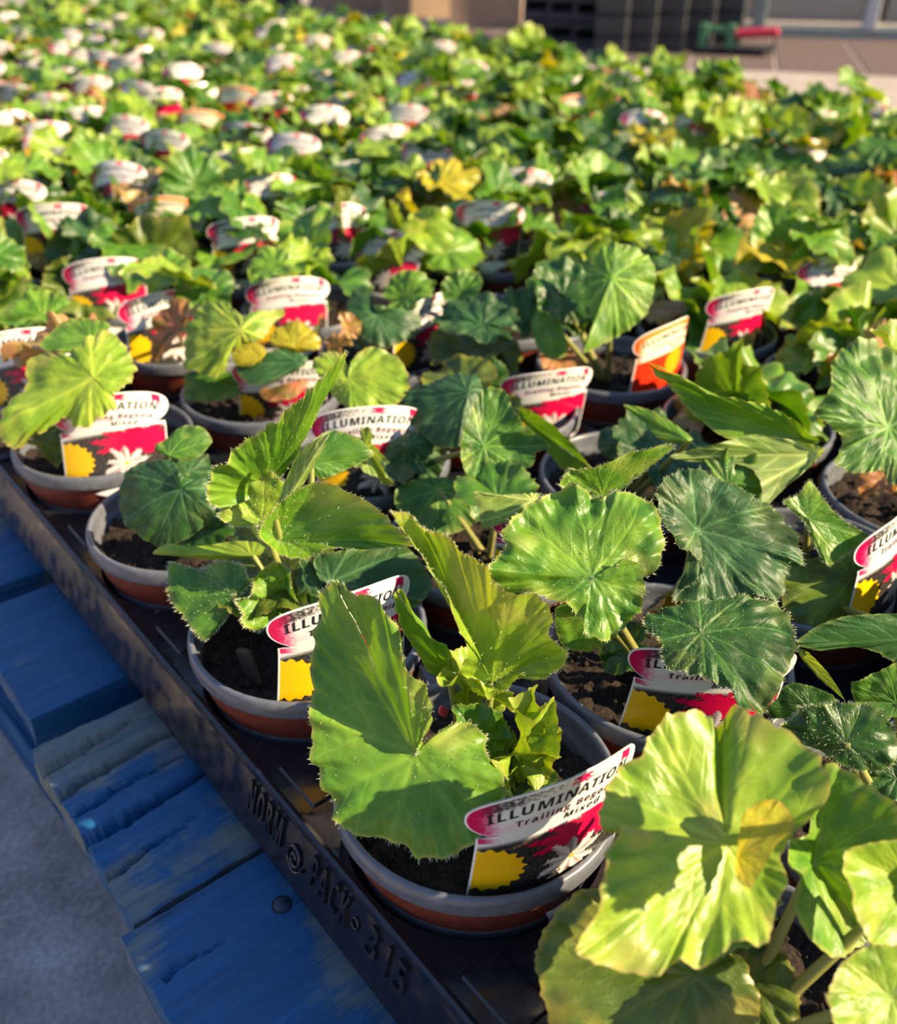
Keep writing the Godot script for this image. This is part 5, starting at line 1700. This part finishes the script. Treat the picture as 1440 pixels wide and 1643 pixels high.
func build_background():
	# paving strip beyond the bed, laid in the ground
	var pc = gpx(1180, 80)
	var pb = upright(pc)
	var slab = box_mesh(Vector3(0.30, 0.012, 0.20), 0.003)
	var ground = get_node("floor")
	for a in 9:
		for b in 6:
			part(ground, "paving_slab", slab, M.brick_paving, ground.transform.affine_inverse() * Transform3D(pb, pc + pb * Vector3((a - 4) * 0.31, -0.002, (b - 2.5) * 0.21)))
	# cardboard boxes at the far end
	for e in [[560, 14, 0.42, 0.55, "brown cardboard box behind the far rows, leftmost of the boxes"], [668, 24, 0.36, 0.50, "brown cardboard box behind the far rows, middle one"], [782, 40, 0.34, 0.62, "pale cardboard box standing next to the black crates"]]:
		var p = gpx(e[0], e[1])
		var t = thing("cardboard_box", e[4], "box", p)
		t.basis = upright(p).rotated(Vector3.UP, 0.12 if e[0] < 700 else -0.05)
		part(t, "carton", box_mesh(Vector3(e[2], e[3], 0.4), 0.006), M.card, Transform3D(Basis(), Vector3(0, e[3] / 2, 0)))
		for q in [-1, 1]:
			part(t, "flap", box_mesh(Vector3(e[2], 0.005, 0.19), 0.001), M.card, Transform3D(Basis(Vector3.RIGHT, 0.2 * q), Vector3(0, e[3] + 0.015, q * 0.10)))
		part(t, "tape", box_mesh(Vector3(0.05, e[3] * 0.4, 0.002), 0.0005), M.tape, Transform3D(Basis(), Vector3(0, e[3] * 0.8, 0.201)))
	for e in [[425, 8, 0.42], [295, 2, 0.42]]:
		var p = gpx(e[0], e[1])
		var t = thing("wooden_crate", ["dark brown wooden box behind the distant rows, nearer the boxes", "dark brown wooden box behind the distant rows, at the left"][0 if e[0] > 400 else 1], "crate", p)
		t.basis = upright(p)
		for q in 4:
			part(t, "slat", box_mesh(Vector3(e[2], 0.11, 0.4), 0.004), M.dark_inside, Transform3D(Basis(), Vector3(0, 0.06 + q * 0.13, 0)))
	# stacked black crates with open cells
	for c in 3:
		for r in 4:
			crate(gpx(858 + c * 41, 66 + c * 3), r * 0.095, 0.109, "open black plastic crate, " + LEVELS[r] + " of the " + ORDINALS[c + 1] + " stack from the pale box", "stacked black crates")
	# stacks of empty trays and pots
	var n = 0
	for c in 5:
		var p = gpx(980 + c * 46, 86 - c * 2.0)
		for r in 6:
			var t = thing("empty_tray", "dark grey empty tray, " + LEVELS[r] + " of the " + ORDINALS[c + 1] + " stack right of the black crates", "tray", p + Vector3.UP * (r * 0.075), "stacks of empty trays")
			t.basis = upright(p).rotated(Vector3.UP, -0.05)
			part(t, "tray_body", box_mesh(Vector3(0.1245, 0.060, 0.20), 0.004), M.black_grey, Transform3D(Basis(), Vector3(0, 0.03, 0)))
			part(t, "lip", box_mesh(Vector3(0.1255, 0.010, 0.205), 0.002), M.black, Transform3D(Basis(), Vector3(0, 0.066, 0)))
			for q in 3:
				part(t, "cell_mouth", box_mesh(Vector3(0.028, 0.036, 0.004), 0.001), M.black, Transform3D(Basis(), Vector3((q - 1) * 0.037, 0.03, 0.101)))
			n += 1
	# low trolley with a red handle and green frame
	var p = gpx(1162, 90)
	var t = thing("hand_trolley", "low trolley with green end frames and a red handle bar", "trolley", p)
	t.basis = upright(p).scaled(Vector3.ONE * 0.82)
	for q in [-0.11, 0.02]:
		part(t, "end_frame", box_mesh(Vector3(0.045, 0.11, 0.03), 0.006), M.green, Transform3D(Basis(), Vector3(q, 0.085, 0)))
	part(t, "cross_bar", box_mesh(Vector3(0.16, 0.03, 0.02), 0.004), M.green, Transform3D(Basis(), Vector3(-0.045, 0.115, 0)))
	part(t, "handle_bar", box_mesh(Vector3(0.21, 0.042, 0.035), 0.012), M.red, Transform3D(Basis(Vector3.BACK, 0.08), Vector3(0.135, 0.105, 0)))
	for q in [-0.11, 0.02, 0.22]:
		part(t, "leg", box_mesh(Vector3(0.012, 0.085, 0.012), 0.002), M.black, Transform3D(Basis(), Vector3(q, 0.0425, 0)))
	part(t, "shelf", box_mesh(Vector3(0.34, 0.012, 0.2), 0.003), M.black, Transform3D(Basis(), Vector3(0.055, 0.03, -0.08)))
	# glazed building front on the right
	var g = gpx(1330, 62)
	var gb = upright(g).rotated(Vector3.UP, 0.15)
	var wl = thing("glazed_front", "dim glass front with grey posts and a white window frame", "building", g)
	wl.basis = gb
	part(wl, "back_wall", box_mesh(Vector3(3.2, 2.4, 0.08), 0.0), M.dark_inside, Transform3D(Basis(), Vector3(0.5, 1.2, -0.9)))
	part(wl, "sill", box_mesh(Vector3(3.2, 0.05, 0.10), 0.005), M.post, Transform3D(Basis(), Vector3(0.5, 0.025, 0)))
	for x in [-0.32, 0.16, 0.9, 1.6]:
		part(wl, "post", box_mesh(Vector3(0.055, 2.4, 0.06), 0.004), M.post if x < 0 else M.steel, Transform3D(Basis(), Vector3(x, 1.2, 0.02)))
	for x in [-0.55, -0.08, 0.53, 1.25]:
		part(wl, "pane", box_mesh(Vector3(0.60 if x > 0 else 0.42, 2.2, 0.006), 0.0), M.pane, Transform3D(Basis(), Vector3(x, 1.15, 0)))
	var fr = part(wl, "window_frame", box_mesh(Vector3(0.05, 0.9, 0.05), 0.004), M.white_frame, Transform3D(Basis(), Vector3(-0.20, 0.62, -0.5)))
	fr.set_meta("label", "white window frame seen through the glass")
	part(wl, "window_frame", box_mesh(Vector3(0.42, 0.05, 0.05), 0.004), M.white_frame, Transform3D(Basis(), Vector3(0.0, 0.19, -0.5)))

const LEVELS := ["lowest", "second from below", "third from below", "fourth from below", "fifth from below", "topmost"]

func crate(p: Vector3, y: float, w: float, label: String, group: String):
	var t = thing("plastic_crate", label, "crate", p + Vector3.UP * y, group)
	t.basis = upright(p)
	var h = 0.092
	part(t, "back", box_mesh(Vector3(w, h, 0.01), 0.002), M.black, Transform3D(Basis(), Vector3(0, h / 2, -0.12)))
	for q in [-1, 1]:
		part(t, "side_panel", box_mesh(Vector3(0.010, h, 0.24), 0.002), M.black_grey, Transform3D(Basis(), Vector3(q * (w / 2 - 0.005), h / 2, 0)))
	part(t, "bottom_panel", box_mesh(Vector3(w, 0.010, 0.24), 0.002), M.black_grey, Transform3D(Basis(), Vector3(0, 0.005, 0)))
	part(t, "top_rail", box_mesh(Vector3(w, 0.022, 0.012), 0.003), M.black_grey, Transform3D(Basis(), Vector3(0, h - 0.011, 0.118)))
	part(t, "front_lip", box_mesh(Vector3(w, 0.030, 0.012), 0.003), M.black_grey, Transform3D(Basis(), Vector3(0, 0.018, 0.118)))
